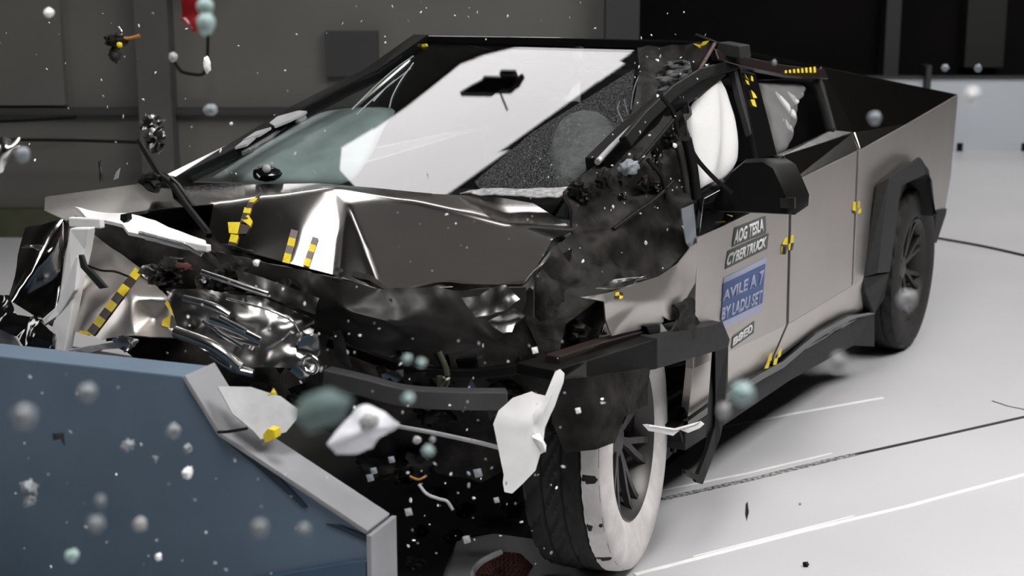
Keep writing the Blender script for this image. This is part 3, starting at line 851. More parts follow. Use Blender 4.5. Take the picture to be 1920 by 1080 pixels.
to_plane((13, 14, 15), (.225, .01, .974), HP[18])
hood = sheet('bonnet', HP, HT, M['steel'], T, cuts=7, smooth=2, nz=.0012, ns=3, thick=.003, seed=3)
HB = bvh_of(hood)
sheet('crumpled_glass_foot', [W(862, 362, .012), W(905, 352, .03), W(960, 356, .02), W(1062, 350, .02), P(1080, 362, x=3.50), P(1045, 374, x=3.55), P(985, 370, x=3.58), P(930, 366, x=3.60)], [(0, 1, 7), (1, 2, 6, 7), (2, 3, 5, 6), (3, 4, 5)],
      mat('powdered_glass', (.34, .335, .34), rough=.45, var=.45, vs=60, bump=.4, bs=90), T, cuts=6, smooth=1, nz=.012, ns=16, seed=2)
slab('inner_wing', [P(205, 412, x=3.86), P(300, 396, x=3.82), P(420, 384, x=3.80), P(420, 480, x=3.9), P(250, 450, x=3.95)], (-.02, 0, 0), M['soot'], T)

# ------------------------------------------------------------------ crushed front: passenger corner
def X(*q): return P(q[0], q[1], x=q[2])
fen = sheet('passenger_fender', [X(51, 428, 4.22), X(118, 411, 4.30), X(134, 424, 4.26), X(97, 612, 4.40), X(70, 596, 4.40), X(25, 567, 4.42), X(15, 553, 4.36), X(72, 490, 4.38), X(110, 520, 4.33)],
            [(0, 1, 7), (0, 7, 5, 6), (1, 2, 8), (1, 8, 7), (2, 3, 8), (7, 8, 4, 5), (8, 3, 4)], M['steel'], T, cuts=6, smooth=2, nz=.012, ns=7, seed=5)
fen2 = sheet('fender_front_flap', [X(134, 440, 4.30), X(162, 427, 4.30), X(206, 463, 4.32), X(262, 502, 4.34), X(320, 562, 4.40), X(346, 592, 4.44), X(335, 632, 4.46), X(250, 628, 4.50), X(190, 636, 4.50), X(105, 612, 4.48), X(170, 530, 4.42), X(250, 560, 4.46), X(290, 600, 4.40)],
             [(0, 1, 10), (1, 2, 10), (2, 3, 11), (2, 11, 10), (3, 4, 11), (4, 12, 11), (4, 5, 12), (5, 6, 12), (6, 7, 12), (7, 11, 12), (7, 8, 11), (8, 10, 11), (8, 9, 10), (9, 0, 10)], M['satin'], T, cuts=7, smooth=2, nz=.014, ns=6, seed=9)
F2 = bvh_of(fen2)
slab('white_strut', [X(130, 428, 4.46), X(165, 428, 4.46), X(158, 468, 4.46), X(144, 530, 4.48), X(133, 590, 4.50), X(120, 664, 4.52), X(91, 667, 4.52), X(103, 600, 4.50), X(117, 525, 4.48)], (-.035, 0, 0), M['whiteplastic'], T, bevel=.006)
slab('white_fork', [X(142, 480, 4.49), X(146, 480, 4.49), X(140, 545, 4.50), X(112, 590, 4.50), X(80, 612, 4.5), X(76, 600, 4.5), X(105, 575, 4.49)], (-.02, 0, 0), M['whiteplastic'], T, bevel=.004)
lb = bar('lamp_strip', [X(133, 416, 4.34), X(192, 419, 4.34)], .022, .032, M['whiteplastic'], T, bevel=.004)
sheet('lamp_carrier', [X(140, 388, 4.2), X(165, 396, 4.2), X(235, 404, 4.2), X(292, 416, 4.24), X(385, 450, 4.3), X(390, 468, 4.34), X(330, 458, 4.34), X(240, 434, 4.34), X(230, 418, 4.3), X(165, 410, 4.26)],
      [(0, 1, 9), (1, 2, 8, 9), (2, 3, 7, 8), (3, 4, 6, 7), (4, 5, 6)], M['whiteplastic'], T, cuts=3, smooth=1, nz=.012, ns=12, thick=.012, angle=30)
bar('lamp_strip', [X(275, 443, 4.36), X(392, 466, 4.4)], .02, .022, M['whiteplastic'], T, bevel=.004)
bar('lamp_strip', [X(262, 437, 4.38), X(345, 459, 4.4), X(380, 478, 4.4)], .014, .014, M['rail'], T, bevel=.003)
slab('lamp_clip', [X(226, 402, 4.4), X(238, 400, 4.4), X(239, 412, 4.4), X(232, 418, 4.4), X(225, 412, 4.4)], (-.02, 0, 0), M['black'], T)
slab('black_bracket', [X(146, 478, 4.54), X(153, 478, 4.54), X(160, 498, 4.54), X(175, 512, 4.54), X(200, 540, 4.54), X(186, 542, 4.54), X(165, 518, 4.54), X(150, 502, 4.54)], (-.012, 0, 0), M['flare'], T, bevel=.003)
tube('bracket_wire', [X(165, 498, 4.53), X(190, 507, 4.52), X(215, 509, 4.5), X(240, 518, 4.46)], .0035, M['black'], T)
sheet('black_liner', [X(-15, 552, 4.5), X(8, 552, 4.5), X(35, 592, 4.52), X(70, 592, 4.52), X(96, 625, 4.54), X(94, 668, 4.56), X(60, 664, 4.56), X(30, 630, 4.56), X(-15, 612, 4.56)],
      [(0, 1, 8), (1, 2, 7, 8), (2, 3, 6, 7), (3, 4, 5, 6)], M['blackgloss'], T, cuts=6, smooth=1, nz=.03, ns=12, thick=.015, seed=4)
sheet('grey_liner', [X(-15, 600, 4.5), X(20, 625, 4.5), X(50, 655, 4.5), X(50, 670, 4.5), X(-15, 670, 4.5)], [(0, 1, 2, 3, 4)], M['greyplastic'], T, cuts=5, nz=.02, ns=12)
sheet('chrome_shreds', [X(40, 462, 4.42), X(58, 460, 4.44), X(80, 462, 4.44), X(78, 470, 4.42), X(52, 466, 4.42)], [(0, 1, 4), (1, 2, 3, 4)], M['rail'], T, cuts=3, nz=.01, ns=20)
sheet('torn_beam', [X(80, 668, 4.58), X(140, 654, 4.58), X(195, 644, 4.58), X(240, 636, 4.58), X(250, 640, 4.58), X(245, 652, 4.58), X(190, 656, 4.58), X(145, 666, 4.58), X(105, 682, 4.58)],
      [(0, 1, 7, 8), (1, 2, 6, 7), (2, 3, 4, 5, 6)], M['greyplastic'], T, cuts=4, smooth=1, nz=.012, ns=16, thick=.02, seed=3)
sheet('torn_beam_end', [X(212, 636, 4.59), X(225, 628, 4.6), X(252, 634, 4.6), X(246, 652, 4.6), X(232, 660, 4.6)], [(0, 1, 2, 3, 4)], M['rail'], T, cuts=4, nz=.02, ns=18, seed=8)

# dark mass of the engine bay
bay = sheet('engine_bay', [X(150, 415, 4.1), X(400, 452, 4.1), X(634, 512, 4.22), X(720, 538, 4.12), X(990, 528, 3.95), X(1060, 470, 3.75), X(1075, 720, 3.9), X(1060, 860, 3.75), X(900, 900, 3.9), X(700, 860, 4.1), X(480, 740, 4.35), X(300, 690, 4.4), X(200, 640, 4.4), X(400, 560, 4.24), X(620, 600, 4.2), X(800, 700, 4.05), X(640, 720, 4.2)],
            [(0, 1, 13), (0, 13, 12), (1, 2, 14), (1, 14, 13), (2, 3, 14), (3, 4, 15), (3, 15, 14), (4, 5, 6), (4, 6, 15), (6, 7, 8), (6, 8, 15), (8, 9, 16), (8, 16, 15), (14, 15, 16), (9, 10, 16), (10, 14, 16), (10, 13, 14), (10, 11, 13), (11, 12, 13)],
            M['soot'], T, cuts=10, smooth=2, nz=.06, ns=8, thick=.02, seed=6)
# fascia under the bonnet edge
sheet('front_fascia', [X(400, 470, 4.26), X(520, 497, 4.33), X(633, 522, 4.38), X(716, 547, 4.26), X(850, 545, 4.18), X(985, 538, 4.06), X(990, 590, 4.06), X(930, 640, 4.12), X(820, 660, 4.2), X(690, 650, 4.3), X(600, 620, 4.34), X(500, 580, 4.34), X(420, 520, 4.3), X(640, 580, 4.40), X(760, 610, 4.30)],
      [(0, 1, 12), (1, 2, 13), (1, 13, 11), (1, 11, 12), (2, 3, 13), (3, 4, 14), (3, 14, 13), (4, 5, 6), (4, 6, 7), (4, 7, 14), (7, 8, 14), (8, 9, 14), (9, 13, 14), (9, 10, 13), (10, 11, 13)],
      M['grille'], T, cuts=8, smooth=2, nz=.035, ns=6, thick=.012, seed=12)
sheet('bent_bracket', [X(912, 603, 4.25), X(965, 578, 4.22), X(985, 592, 4.2), X(968, 604, 4.22), X(960, 622, 4.24), X(942, 624, 4.25)], [(0, 1, 3), (1, 2, 3), (0, 3, 4, 5)], M['rail'], T, cuts=4, nz=.008, ns=14)
sheet('bent_bracket', [X(865, 558, 4.2), X(950, 540, 4.16), X(975, 560, 4.16), X(950, 580, 4.2), X(890, 592, 4.24)], [(0, 1, 2, 3, 4)], M['crushed'], T, cuts=5, nz=.03, ns=9, seed=3)
sheet('hanging_flap', [X(1020, 484, 3.96), X(1036, 470, 3.94), X(1010, 500, 4.02), X(1000, 540, 4.06), X(1000, 595, 4.08), X(978, 590, 4.08), X(978, 540, 4.05)], [(0, 1, 2), (0, 2, 3, 6), (6, 3, 4, 5)], M['crushed'], T, cuts=5, smooth=2, nz=.01, ns=9)

# crumpled crash rail with shiny folds
cr = sheet('crash_rail', [X(310, 545, 4.50), X(400, 545, 4.46), X(500, 560, 4.42), X(590, 600, 4.38), X(585, 650, 4.40), X(560, 690, 4.46), X(470, 690, 4.52), X(380, 655, 4.55), X(335, 620, 4.54), X(440, 600, 4.5), X(520, 640, 4.46)],
           [(0, 1, 9), (0, 9, 8), (1, 2, 9), (2, 3, 10), (2, 10, 9), (3, 4, 10), (4, 5, 10), (5, 6, 10), (6, 9, 10), (6, 7, 9), (7, 8, 9)], M['crushed'], T, cuts=12, smooth=2, nz=.035, ns=8, thick=.006, seed=21)
rl = [([(378, 511, 4.5), (420, 525, 4.5), (480, 545, 4.48), (503, 552, 4.47)], .011, .016), ([(345, 560, 4.55), (400, 575, 4.55), (430, 592, 4.54)], .018, .02),
      ([(395, 600, 4.58), (440, 616, 4.58), (488, 640, 4.57)], .012, .024), ([(412, 595, 4.585), (460, 620, 4.585)], .010, .012), ([(408, 622, 4.59), (455, 650, 4.59)], .010, .012),
      ([(380, 602, 4.58), (430, 632, 4.58), (486, 648, 4.58)], .007, .010), ([(330, 622, 4.6), (400, 650, 4.6), (450, 690, 4.58)], .03, .03), ([(400, 665, 4.58), (440, 690, 4.58), (475, 700, 4.56)], .03, .02),
      ([(425, 560, 4.54), (500, 580, 4.52), (545, 600, 4.5), (560, 620, 4.48)], .006, .006), ([(500, 655, 4.52), (530, 640, 4.5), (548, 622, 4.5)], .012, .012), ([(470, 655, 4.54), (485, 630, 4.52)], .012, .012)]
for pts, w, h in rl:
    bm = bmesh.new()
    bm_sweep(bm, smooth_path([X(q[0], q[1], q[2]+.03) for q in pts], 5), [(w*.6*math.cos(a), h*.6*math.sin(a)) for a in [2*math.pi*i/12 for i in range(12)]])
    from_bm('bent_rail', bm, M['rail'], cr, angle=60)
bk = sheet('tow_bracket', [X(562, 620, 4.5), X(595, 632, 4.5), X(594, 665, 4.5), X(590, 690, 4.5), X(572, 714, 4.52), X(545, 695, 4.52), X(560, 680, 4.52), X(558, 650, 4.5)], [(0, 1, 2, 7), (7, 2, 3, 6), (6, 3, 4, 5)], M['rail'], T, cuts=5, smooth=1, nz=.015, ns=16, thick=.012, seed=4)
bm = bmesh.new()
c = X(582, 683, 4.535)
pth = [c+Vector((0, .026*math.cos(a), .026*math.sin(a))) for a in [2*math.pi*i/20 for i in range(21)]]
bm_sweep(bm, pth, circ(.006, 8), Vector((1, 0, 0)), caps=False)
from_bm('tow_eye', bm, M['rail'], bk, smooth=True)
sheet('smeared_panel', [X(440, 505, 4.42), X(520, 530, 4.42), X(600, 560, 4.4), X(592, 590, 4.42), X(520, 565, 4.44), X(450, 530, 4.44)], [(0, 1, 4, 5), (1, 2, 3, 4)], M['crushed'], T, cuts=6, nz=.02, ns=9, seed=14)
# lower bumper bar and hoses
bar('bumper_bar', smooth_path([X(612, 706, 4.40), X(680, 722, 4.38), X(760, 742, 4.34), X(860, 748, 4.28), X(950, 748, 4.2)], 5), .05, .055, mat('dull_grey_bar', (.075, .073, .075), rough=.45, metal=.4, bump=.1, bs=20), T)
bar('bumper_bar', smooth_path([X(615, 640, 4.3), X(760, 690, 4.22), X(880, 700, 4.14), X(980, 690, 4.05)], 5), .03, .03, M['black'], T)
tube('torn_hose', [X(720, 795, 4.25), X(760, 802, 4.24), X(830, 815, 4.2), X(930, 838, 4.1), X(990, 860, 4.0)], .007, M['greyplastic'], T)
tube('coolant_pipe', [X(823, 660, 4.25), X(836, 690, 4.25), X(838, 715, 4.25), X(826, 728, 4.25), X(824, 705, 4.25)], .009, mat('dull_green_pipe', (.05, .055, .035), rough=.35), T)
slab('motor_cover', [X(850, 672, 4.14), X(895, 668, 4.12), X(900, 700, 4.12), X(862, 706, 4.14)], (-.04, 0, 0), M['flare'], T, bevel=.01)
for i in range(26):
    u, v = rng.uniform(620, 1060), rng.uniform(620, 900)
    lump('wreck_lump', X(u, v, 4.15-.3*(u-620)/440), (rng.uniform(.02, .07), rng.uniform(.02, .08), rng.uniform(.02, .06)), rng.choice([M['soot'], M['black'], M['soot'], M['grille']]), T, seed=i, amp=.5, sub=3, sharp=40)
for i in range(30):                                                    # glinting torn bits through the bay
    u, v = rng.uniform(430, 1050), rng.uniform(560, 780)
    c = X(u, v, 4.42-.45*max(0, (u-560))/490)
    a = rng.uniform(0, 6.3); l = rng.uniform(.02, .06)
    e = Vector((0, math.cos(a), math.sin(a)))*l
    f = Vector((rng.uniform(-.02, .02), -math.sin(a), math.cos(a)))*l*rng.uniform(.15, .5)
    sheet('torn_shred', [c-e-f, c+e-f*.4, c+e*rng.uniform(.6, 1.2)+f, c-e*.5+f*1.3], [(0, 1, 2, 3)], rng.choice([M['crushed'], M['soot'], M['rail'], M['grille'], M['flare']]), T, cuts=3, nz=.012, ns=22, thick=.003, seed=i)
for i in range(16):
    u, v = rng.uniform(260, 560), rng.uniform(470, 590)
    lump('wreck_lump', X(u, v, 4.34), (rng.uniform(.02, .05), rng.uniform(.02, .06), rng.uniform(.02, .04)), rng.choice([M['soot'], M['black'], M['crushed']]), T, seed=40+i, amp=.5, sub=3, sharp=40)
lump('red_clip', X(345, 500, 4.42), (.012, .03, .012), M['mesh_red'], T, seed=2, amp=.5)

# ------------------------------------------------------------------ crushed front: driver corner
sheet('torn_inner_wing', [X(1058, 356, 3.55), X(1120, 308, 3.3), X(1200, 236, 2.95), X(1288, 175, 2.5), P(1288, 250, y=.90), P(1303, 380, y=.94), P(1299, 455, y=.965), P(1236, 518, y=.96), X(1140, 547, 3.72), X(1060, 610, 3.92), X(1040, 710, 3.98), X(985, 600, 3.95), X(1022, 480, 3.84), X(1076, 432, 3.66), P(1200, 380, y=.86), X(1120, 470, 3.66), P(1240, 300, y=.84)],
      [(0, 1, 13), (1, 14, 13), (1, 2, 16), (1, 16, 14), (2, 3, 16), (3, 4, 16), (4, 5, 16), (5, 14, 16), (5, 6, 14), (6, 7, 14), (7, 15, 14), (7, 8, 15), (8, 12, 15), (12, 13, 15), (13, 14, 15), (8, 9, 12), (9, 11, 12), (9, 10, 11)],
      M['soot'], T, cuts=11, smooth=2, nz=.035, ns=9, thick=.012, seed=17)
for i in range(34):
    u, v = rng.uniform(1070, 1290), rng.uniform(240, 520)
    if v < 640-.31*u+.0 or u > 1290 or (u < 1150 and v < 330): continue
    lump('wreck_lump', P(u, v, y=.93-.0008*(1290-u)), (rng.uniform(.015, .05), rng.uniform(.01, .03), rng.uniform(.015, .05)), rng.choice([M['soot'], M['black'], M['blackgloss'], M['grille']]), T, seed=80+i, amp=.6, sub=3, sharp=40)
for pts, r, mm in [([(1180, 330), (1200, 300), (1232, 262), (1262, 225)], .008, 'black'), ([(1150, 430), (1190, 400), (1230, 372), (1262, 340)], .007, 'black'), ([(1270, 270), (1280, 310), (1288, 360)], .012, 'grille'),
                   ([(1287, 260), (1298, 310), (1306, 372)], .018, 'black'), ([(1100, 520), (1130, 500), (1170, 512)], .006, 'greyplastic'), ([(1240, 180), (1262, 210), (1270, 250)], .008, 'black'), ([(1215, 300), (1240, 330), (1250, 372)], .008, 'black')]:
    tube('torn_strip', [P(u, v, y=.97-.0006*(1290-u)) for u, v in pts], r, M[mm], T)
sheet('hinge_plate', [P(1279, 392, y=.985), P(1300, 382, y=.985), P(1302, 440, y=.985), P(1292, 470, y=.985), P(1283, 455, y=.985)], [(0, 1, 2, 3, 4)], mat('pale_blue_grey_plate', (.25, .28, .31), rough=.3, metal=.5), T, cuts=4, nz=.01)
lump('pale_lump', P(1180, 315, y=.90), (.04, .03, .025), M['shardgrey'], T, seed=61, amp=.5)
sheet('silver_skin', [P(1118, 540, y=1.0), P(1150, 525, y=.99), P(1232, 515, y=.99), P(1190, 532, y=1.0), P(1160, 541, y=1.01)], [(0, 1, 4), (1, 2, 3, 4)], M['rail'], T, cuts=4, nz=.012, ns=18)
dfn = sheet('driver_fender', [P(1088, 558, y=.96), P(1140, 549, y=1.0), P(1185, 534, y=1.015), P(1236, 518, y=1.02), P(1272, 494, y=1.02), P(1297, 462, y=1.01), P(1306, 456, y=1.005), P(1308, 480, y=1.005), P(1303, 530, y=1.01), P(1286, 562, y=1.025), P(1268, 600, y=1.03), P(1256, 601, y=1.03), P(1243, 594, y=1.03), P(1240, 608, y=1.02), P(1148, 630, y=1.02), P(1136, 600, y=1.0), P(1132, 565, y=1.0), P(1200, 569, y=1.035), P(1244, 566, y=1.04)],
            [(0, 1, 16), (1, 17, 16), (1, 2, 17), (2, 3, 18), (2, 18, 17), (3, 4, 18), (4, 9, 18), (4, 5, 8), (4, 8, 9), (5, 6, 7, 8), (9, 10, 11, 18), (11, 12, 18), (12, 13, 18), (13, 14, 17), (13, 17, 18), (14, 15, 17), (15, 16, 17)], M['satin'], T, cuts=5, smooth=2, nz=.004, ns=5, thick=.005)
DF = bvh_of(dfn)
slab('fender_edge_strip', [P(1050, 668, y=1.0), P(1130, 642, y=1.02), P(1240, 612, y=1.03), P(1240, 622, y=1.03), P(1225, 635, y=1.03), P(1130, 668, y=1.02), P(1050, 692, y=1.0)], (0, -.05, 0), mat('maroon_black_plastic', (.018, .010, .009), rough=.5), T, bevel=.004)
slab('clip_block', [P(1212, 612, y=1.04), P(1238, 609, y=1.04), P(1239, 627, y=1.04), P(1220, 632, y=1.04)], (0, -.03, 0), M['black'], T, bevel=.003)
sheet('torn_liner_tail', [P(1262, 570, y=1.04), P(1290, 556, y=1.04), P(1306, 580, y=1.05), P(1312, 605, y=1.05), P(1295, 640, y=1.07), P(1275, 625, y=1.06), P(1258, 628, y=1.05), P(1270, 600, y=1.05)], [(0, 1, 7), (1, 2, 3, 7), (3, 4, 5, 7), (5, 6, 7)], M['soot'], T, cuts=5, nz=.025, ns=14, thick=.008, seed=33)
slab('white_tab', [P(1240, 606, y=1.035), P(1252, 622, y=1.035), P(1262, 625, y=1.035), P(1255, 632, y=1.035), P(1238, 630, y=1.035)], (0, -.01, 0), M['greyplastic'], T)
slab('flare_front', [P(1040, 695, y=1.02), P(1100, 676, y=1.05), P(1232, 636, y=1.09), P(1232, 692, y=1.10), P(1100, 712, y=1.07), P(1042, 716, y=1.02)], (-.02, -.14, 0), M['black'], T, bevel=.004)
slab('flare_side', [P(1232, 634, y=1.09), P(1355, 604, y=1.04), P(1369, 638, y=1.05), P(1366, 652, y=1.06), P(1232, 692, y=1.10)], (-.03, -.12, 0), M['flare'], T, bevel=.004)
hs = slab('hanging_strut', [P(1341, 655, y=1.06), P(1366, 650, y=1.06), P(1365, 715, y=1.06), P(1357, 790, y=1.07), P(1352, 818, y=1.08), P(1338, 856, y=1.09), P(1318, 909, y=1.1), P(1303, 905, y=1.1), P(1328, 840, y=1.09), P(1340, 800, y=1.07), P(1341, 740, y=1.06)], (-.02, -.02, 0), M['black'], T, bevel=.004)
slab('strut_hook', [P(1285, 880, y=1.1), P(1292, 882, y=1.1), P(1312, 892, y=1.1), P(1306, 900, y=1.1), P(1286, 888, y=1.1)], (0, -.015, 0), M['black'], hs)
# liner in front of and behind the wheel
sheet('wheel_liner', [P(1040, 712, y=1.03), P(1100, 708, y=1.10), P(1217, 690, y=1.13), P(1213, 760, y=1.14), P(1168, 782, y=1.14), P(1152, 830, y=1.14), P(1117, 842, y=1.12), P(1060, 850, y=1.04), P(1035, 790, y=1.0)],
      [(0, 1, 8), (1, 2, 3), (1, 3, 4), (1, 4, 6, 8), (4, 5, 6), (6, 7, 8)], M['soot'], T, cuts=8, smooth=1, nz=.012, ns=8, thick=.01, seed=44)
slab('rear_liner', [P(1236, 690, y=.78), P(1312, 680, y=.8), P(1308, 720, y=.8), P(1296, 775, y=.8), P(1264, 850, y=.78), P(1236, 880, y=.76)], (-.02, -.4, 0), mat('brown_black_liner', (.022, .016, .014), rough=.6, bump=.3, bs=14), T, bevel=.01)
tube('liner_edge', [P(1262, 845, y=.88), P(1275, 790, y=.92), P(1300, 700, y=.95), P(1312, 668, y=.96)], .012, M['black'], T)
slab('sill_end', [P(1270, 800, y=.95), P(1360, 740, y=.95), P(1362, 760, y=.95), P(1280, 830, y=.95)], (0, -.1, 0), M['black'], T)

# ------------------------------------------------------------------ markers and stickers
YM = [M['yellow'], M['brown']]
def vq(*p): return [Vector(q) for q in p]
decal('marker_tape', [(1, vq((484, 366), (492, 360), (484, 372), (476, 376))), (0, vq((474, 373), (484, 373), (476, 381), (466, 380))), (1, vq((466, 380), (477, 381), (472, 392), (461, 392))), (0, vq((459, 390), (472, 392), (469, 402), (456, 400))), (1, vq((456, 400), (470, 402), (462, 420), (450, 418))),
      (0, vq((452, 412), (466, 404), (474, 416), (470, 426))), (1, vq((470, 426), (462, 440), (448, 440), (451, 420))), (0, vq((428, 418), (451, 418), (446, 440), (430, 438))), (0, vq((434, 440), (448, 443), (444, 457), (430, 454))), (1, vq((430, 454), (444, 457), (442, 463), (428, 460)))], YM, HB, hood)
GY = [M['yellow'], M['greymark']]
decal('marker_tape', tape((553, 433), (537, 492), 13, 4, 1), GY, HB, hood)
decal('marker_tape', tape((592, 447), (574, 500), 12, 4, 1), GY, HB, hood)
decal('marker_tape', tape((260, 508), (160, 640), 16, 9, 0), YM, F2, fen2)
decal('marker_patch', [(0, vq((307, 600), (322, 590), (320, 615), (304, 612))), (1, vq((322, 592), (334, 592), (334, 615), (320, 615))), (0, vq((334, 592), (342, 592), (350, 612), (336, 614)))], YM, F2, fen2)
decal('marker_disc', [(0, vq((1153, 549), (1159, 547), (1160, 554), (1152, 555))), (1, vq((1159, 547), (1166, 549), (1167, 555), (1160, 554))), (1, vq((1152, 555), (1160, 554), (1159, 561), (1153, 560))), (0, vq((1160, 554), (1167, 555), (1165, 560), (1159, 561)))], YM, DF, dfn)
def side_mark(name, quads, y, parent, mats=YM, t=.002):
    bm = bmesh.new()
    for mi, q in quads: bm_slab(bm, [P(u, v, y=y) for u, v in q], Vector((0, t, 0)), mi)
    return from_bm(name, bm, mats, parent)
def S_mark(name, quads, parent):
    bm = bmesh.new()
    for mi, q in quads: bm_slab(bm, [S(u, v, .003) for u, v in q], SN*.002, mi)
    return from_bm(name, bm, YM, parent)
B_ = T
side_mark('seam_marker', [(0, ((1467, 458), (1471, 447), (1476, 445), (1475, 459))), (1, ((1467, 458), (1475, 459), (1473, 477), (1465, 477))), (0, ((1465, 462), (1473, 462), (1472, 475), (1465, 477)))], 1.002, fd)
side_mark('seam_marker', [(0, ((1483, 442), (1488, 440), (1487, 455), (1481, 456))), (1, ((1482, 456), (1488, 455), (1485, 469), (1480, 470))), (0, ((1478, 457), (1483, 456), (1481, 469), (1478, 469)))], 1.002, rd)
side_mark('seam_marker', [(0, ((1599, 380), (1604, 378), (1604, 396), (1598, 394))), (1, ((1599, 394), (1604, 396), (1603, 401), (1599, 400)))], 1.002, rd)
side_mark('seam_marker', [(0, ((1609, 378), (1612, 377), (1611, 390), (1608, 390))), (0, ((1611, 391), (1615, 391), (1613, 400), (1608, 400)))], 1.002, bed)
side_mark('seam_marker', [(0, ((1442, 666), (1447, 661), (1446, 675), (1438, 680))), (0, ((1438, 680), (1443, 678), (1440, 690), (1433, 691)))], .985, fd)
side_mark('seam_marker', [(0, ((1459, 658), (1465, 653), (1463, 668), (1457, 672))), (0, ((1452, 672), (1458, 671), (1455, 684), (1449, 684)))], .985, rd)
S_mark('pillar_marker', [(0, ((1396, 139), (1401, 147), (1403, 150), (1399, 146))), (0, ((1397, 150), (1402, 152), (1405, 160), (1400, 157))), (0, ((1408, 142), (1411, 145), (1412, 153), (1408, 151))), (0, ((1408, 169), (1414, 175), (1419, 184), (1412, 184))), (0, ((1407, 187), (1414, 187), (1418, 201), (1411, 198)))], T)
bm = bmesh.new()
for i in range(8):
    t = i/7
    u = 1471+54*t; v0 = 133-4*t; h = 5+5*t
    bm_slab(bm, [S(u, v0-h*.55+2, .03), S(u+3.4, v0-h*.6+2, .03), S(u+4.2, v0+h*.6+1, .03), S(u+.8, v0+h*.6+1.5, .03)], SN*.002)
from_bm('rail_marker', bm, M['yellow'], T)
slab('marker_scrap', [P(1300, 82, x=2.42), P(1312, 86, x=2.42), P(1322, 84, x=2.42), P(1330, 76, x=2.42), P(1318, 78, x=2.42), P(1312, 90, x=2.42)], (-.004, 0, 0), M['yellow'], T)

# lettered stickers on the front door
def text_mesh(name, s, quad, y, m, parent, bold=.035, depth=.0012):
    """lettering fitted into a parallelogram on the door: quad = tl, tr, br, bl in the photograph"""
    cu = bpy.data.curves.new(name, 'FONT')
    cu.body = s; cu.offset = bold; cu.extrude = 0; cu.resolution_u = 3
    o = bpy.data.objects.new(name, cu); COL.objects.link(o)
    dg = bpy.context.evaluated_depsgraph_get(); dg.update()
    me = bpy.data.meshes.new_from_object(o.evaluated_get(dg))
    bpy.data.objects.remove(o)
    co = np.array([v.co for v in me.vertices])
    lo, hi = co.min(0), co.max(0)
    q = [P(u, v, y=y) for u, v in quad]
    for v in me.vertices:
        a = (v.co.x-lo[0])/(hi[0]-lo[0]); b = (hi[1]-v.co.y)/(hi[1]-lo[1])
        v.co = (q[0]*(1-a)+q[1]*a)*(1-b)+(q[3]*(1-a)+q[2]*a)*b
    ob = link_mesh(name, me, m, parent)
    md = ob.modifiers.new('thickness', 'SOLIDIFY'); md.thickness = depth; md.offset = 0
    return ob
M['stk_dark'] = mat('charcoal_sticker', (.075, .075, .072), rough=.5)
M['stk_blue'] = mat('blue_sticker', (.055, .095, .235), rough=.5)
M['stk_lav'] = mat('lavender_sticker', (.33, .36, .50), rough=.5)
M['stk_white'] = mat('white_letters', (.66, .66, .66), rough=.5)
def sticker(name, quad, m, parent, y): 
    return slab(name, [P(u, v, y=y) for u, v in quad], (0, .0012, 0), m, parent)
s1 = sticker('name_sticker', ((1377, 427), (1435, 405), (1436, 437), (1372, 463)), M['stk_dark'], fd, 1.001)
text_mesh('lettering', 'AOG TESLA', ((1379, 432), (1432, 409), (1432, 433), (1375, 459)), 1.0035, M['stk_white'], s1)
s2 = sticker('name_sticker', ((1364, 471), (1441, 437), (1438, 466), (1359, 505)), M['stk_dark'], fd, 1.001)
text_mesh('lettering', 'CYBERTRUCK', ((1366, 476), (1438, 443), (1435, 463), (1361, 500)), 1.0035, M['stk_white'], s2)
s3 = sticker('blue_sticker', ((1357, 521), (1437, 483), (1428, 582), (1352, 616)), M['stk_lav'], fd, 1.001)
sl = slab('blue_band', [P(u, v, y=1.0025) for u, v in ((1356, 532), (1435, 494), (1429, 568), (1353, 604))], (0, .001, 0), M['stk_blue'], s3)
text_mesh('lettering', 'AVILE A 7', ((1357, 546), (1433, 505), (1431, 532), (1354, 566)), 1.005, M['stk_lav'], s3)
text_mesh('lettering', 'BY LADU SET', ((1355, 577), (1430, 543), (1427, 568), (1352, 602)), 1.005, M['stk_lav'], s3)
s4 = sticker('number_sticker', ((1373, 632), (1414, 602), (1413, 624), (1371, 654)), M['stk_dark'], fd, 1.001)
text_mesh('lettering', 'B8E0', ((1376, 634), (1411, 606), (1411, 622), (1373, 650)), 1.0035, M['stk_white'], s4)

# ------------------------------------------------------------------ flying pieces
def flake(name, pts, d, m, label, cat='fragment', thick=.012, curl=.03, seed=0, cuts=4, group=None, tilt=(0, 0)):
    """torn sheet piece hanging in the air: outline in the photograph, at distance d, curled and thick"""
    V = []
    cu = sum(p[0] for p in pts)/len(pts); cv = sum(p[1] for p in pts)/len(pts)
    sc = max(max(abs(p[0]-cu), abs(p[1]-cv)) for p in pts)
    for u, v in pts: V.append(P(u, v, d=d+tilt[0]*(u-cu)/sc+tilt[1]*(v-cv)/sc))
    V.append(P(cu, cv, d=d-curl))
    n = len(pts)
    o = sheet(name, V, [(i, (i+1) % n, n) for i in range(n)], m, None, cuts=cuts, smooth=1, nz=curl*.35, ns=9/max(.2, sc*d/F*8), thick=thick, seed=seed)
    return tag(o, label, cat, group)

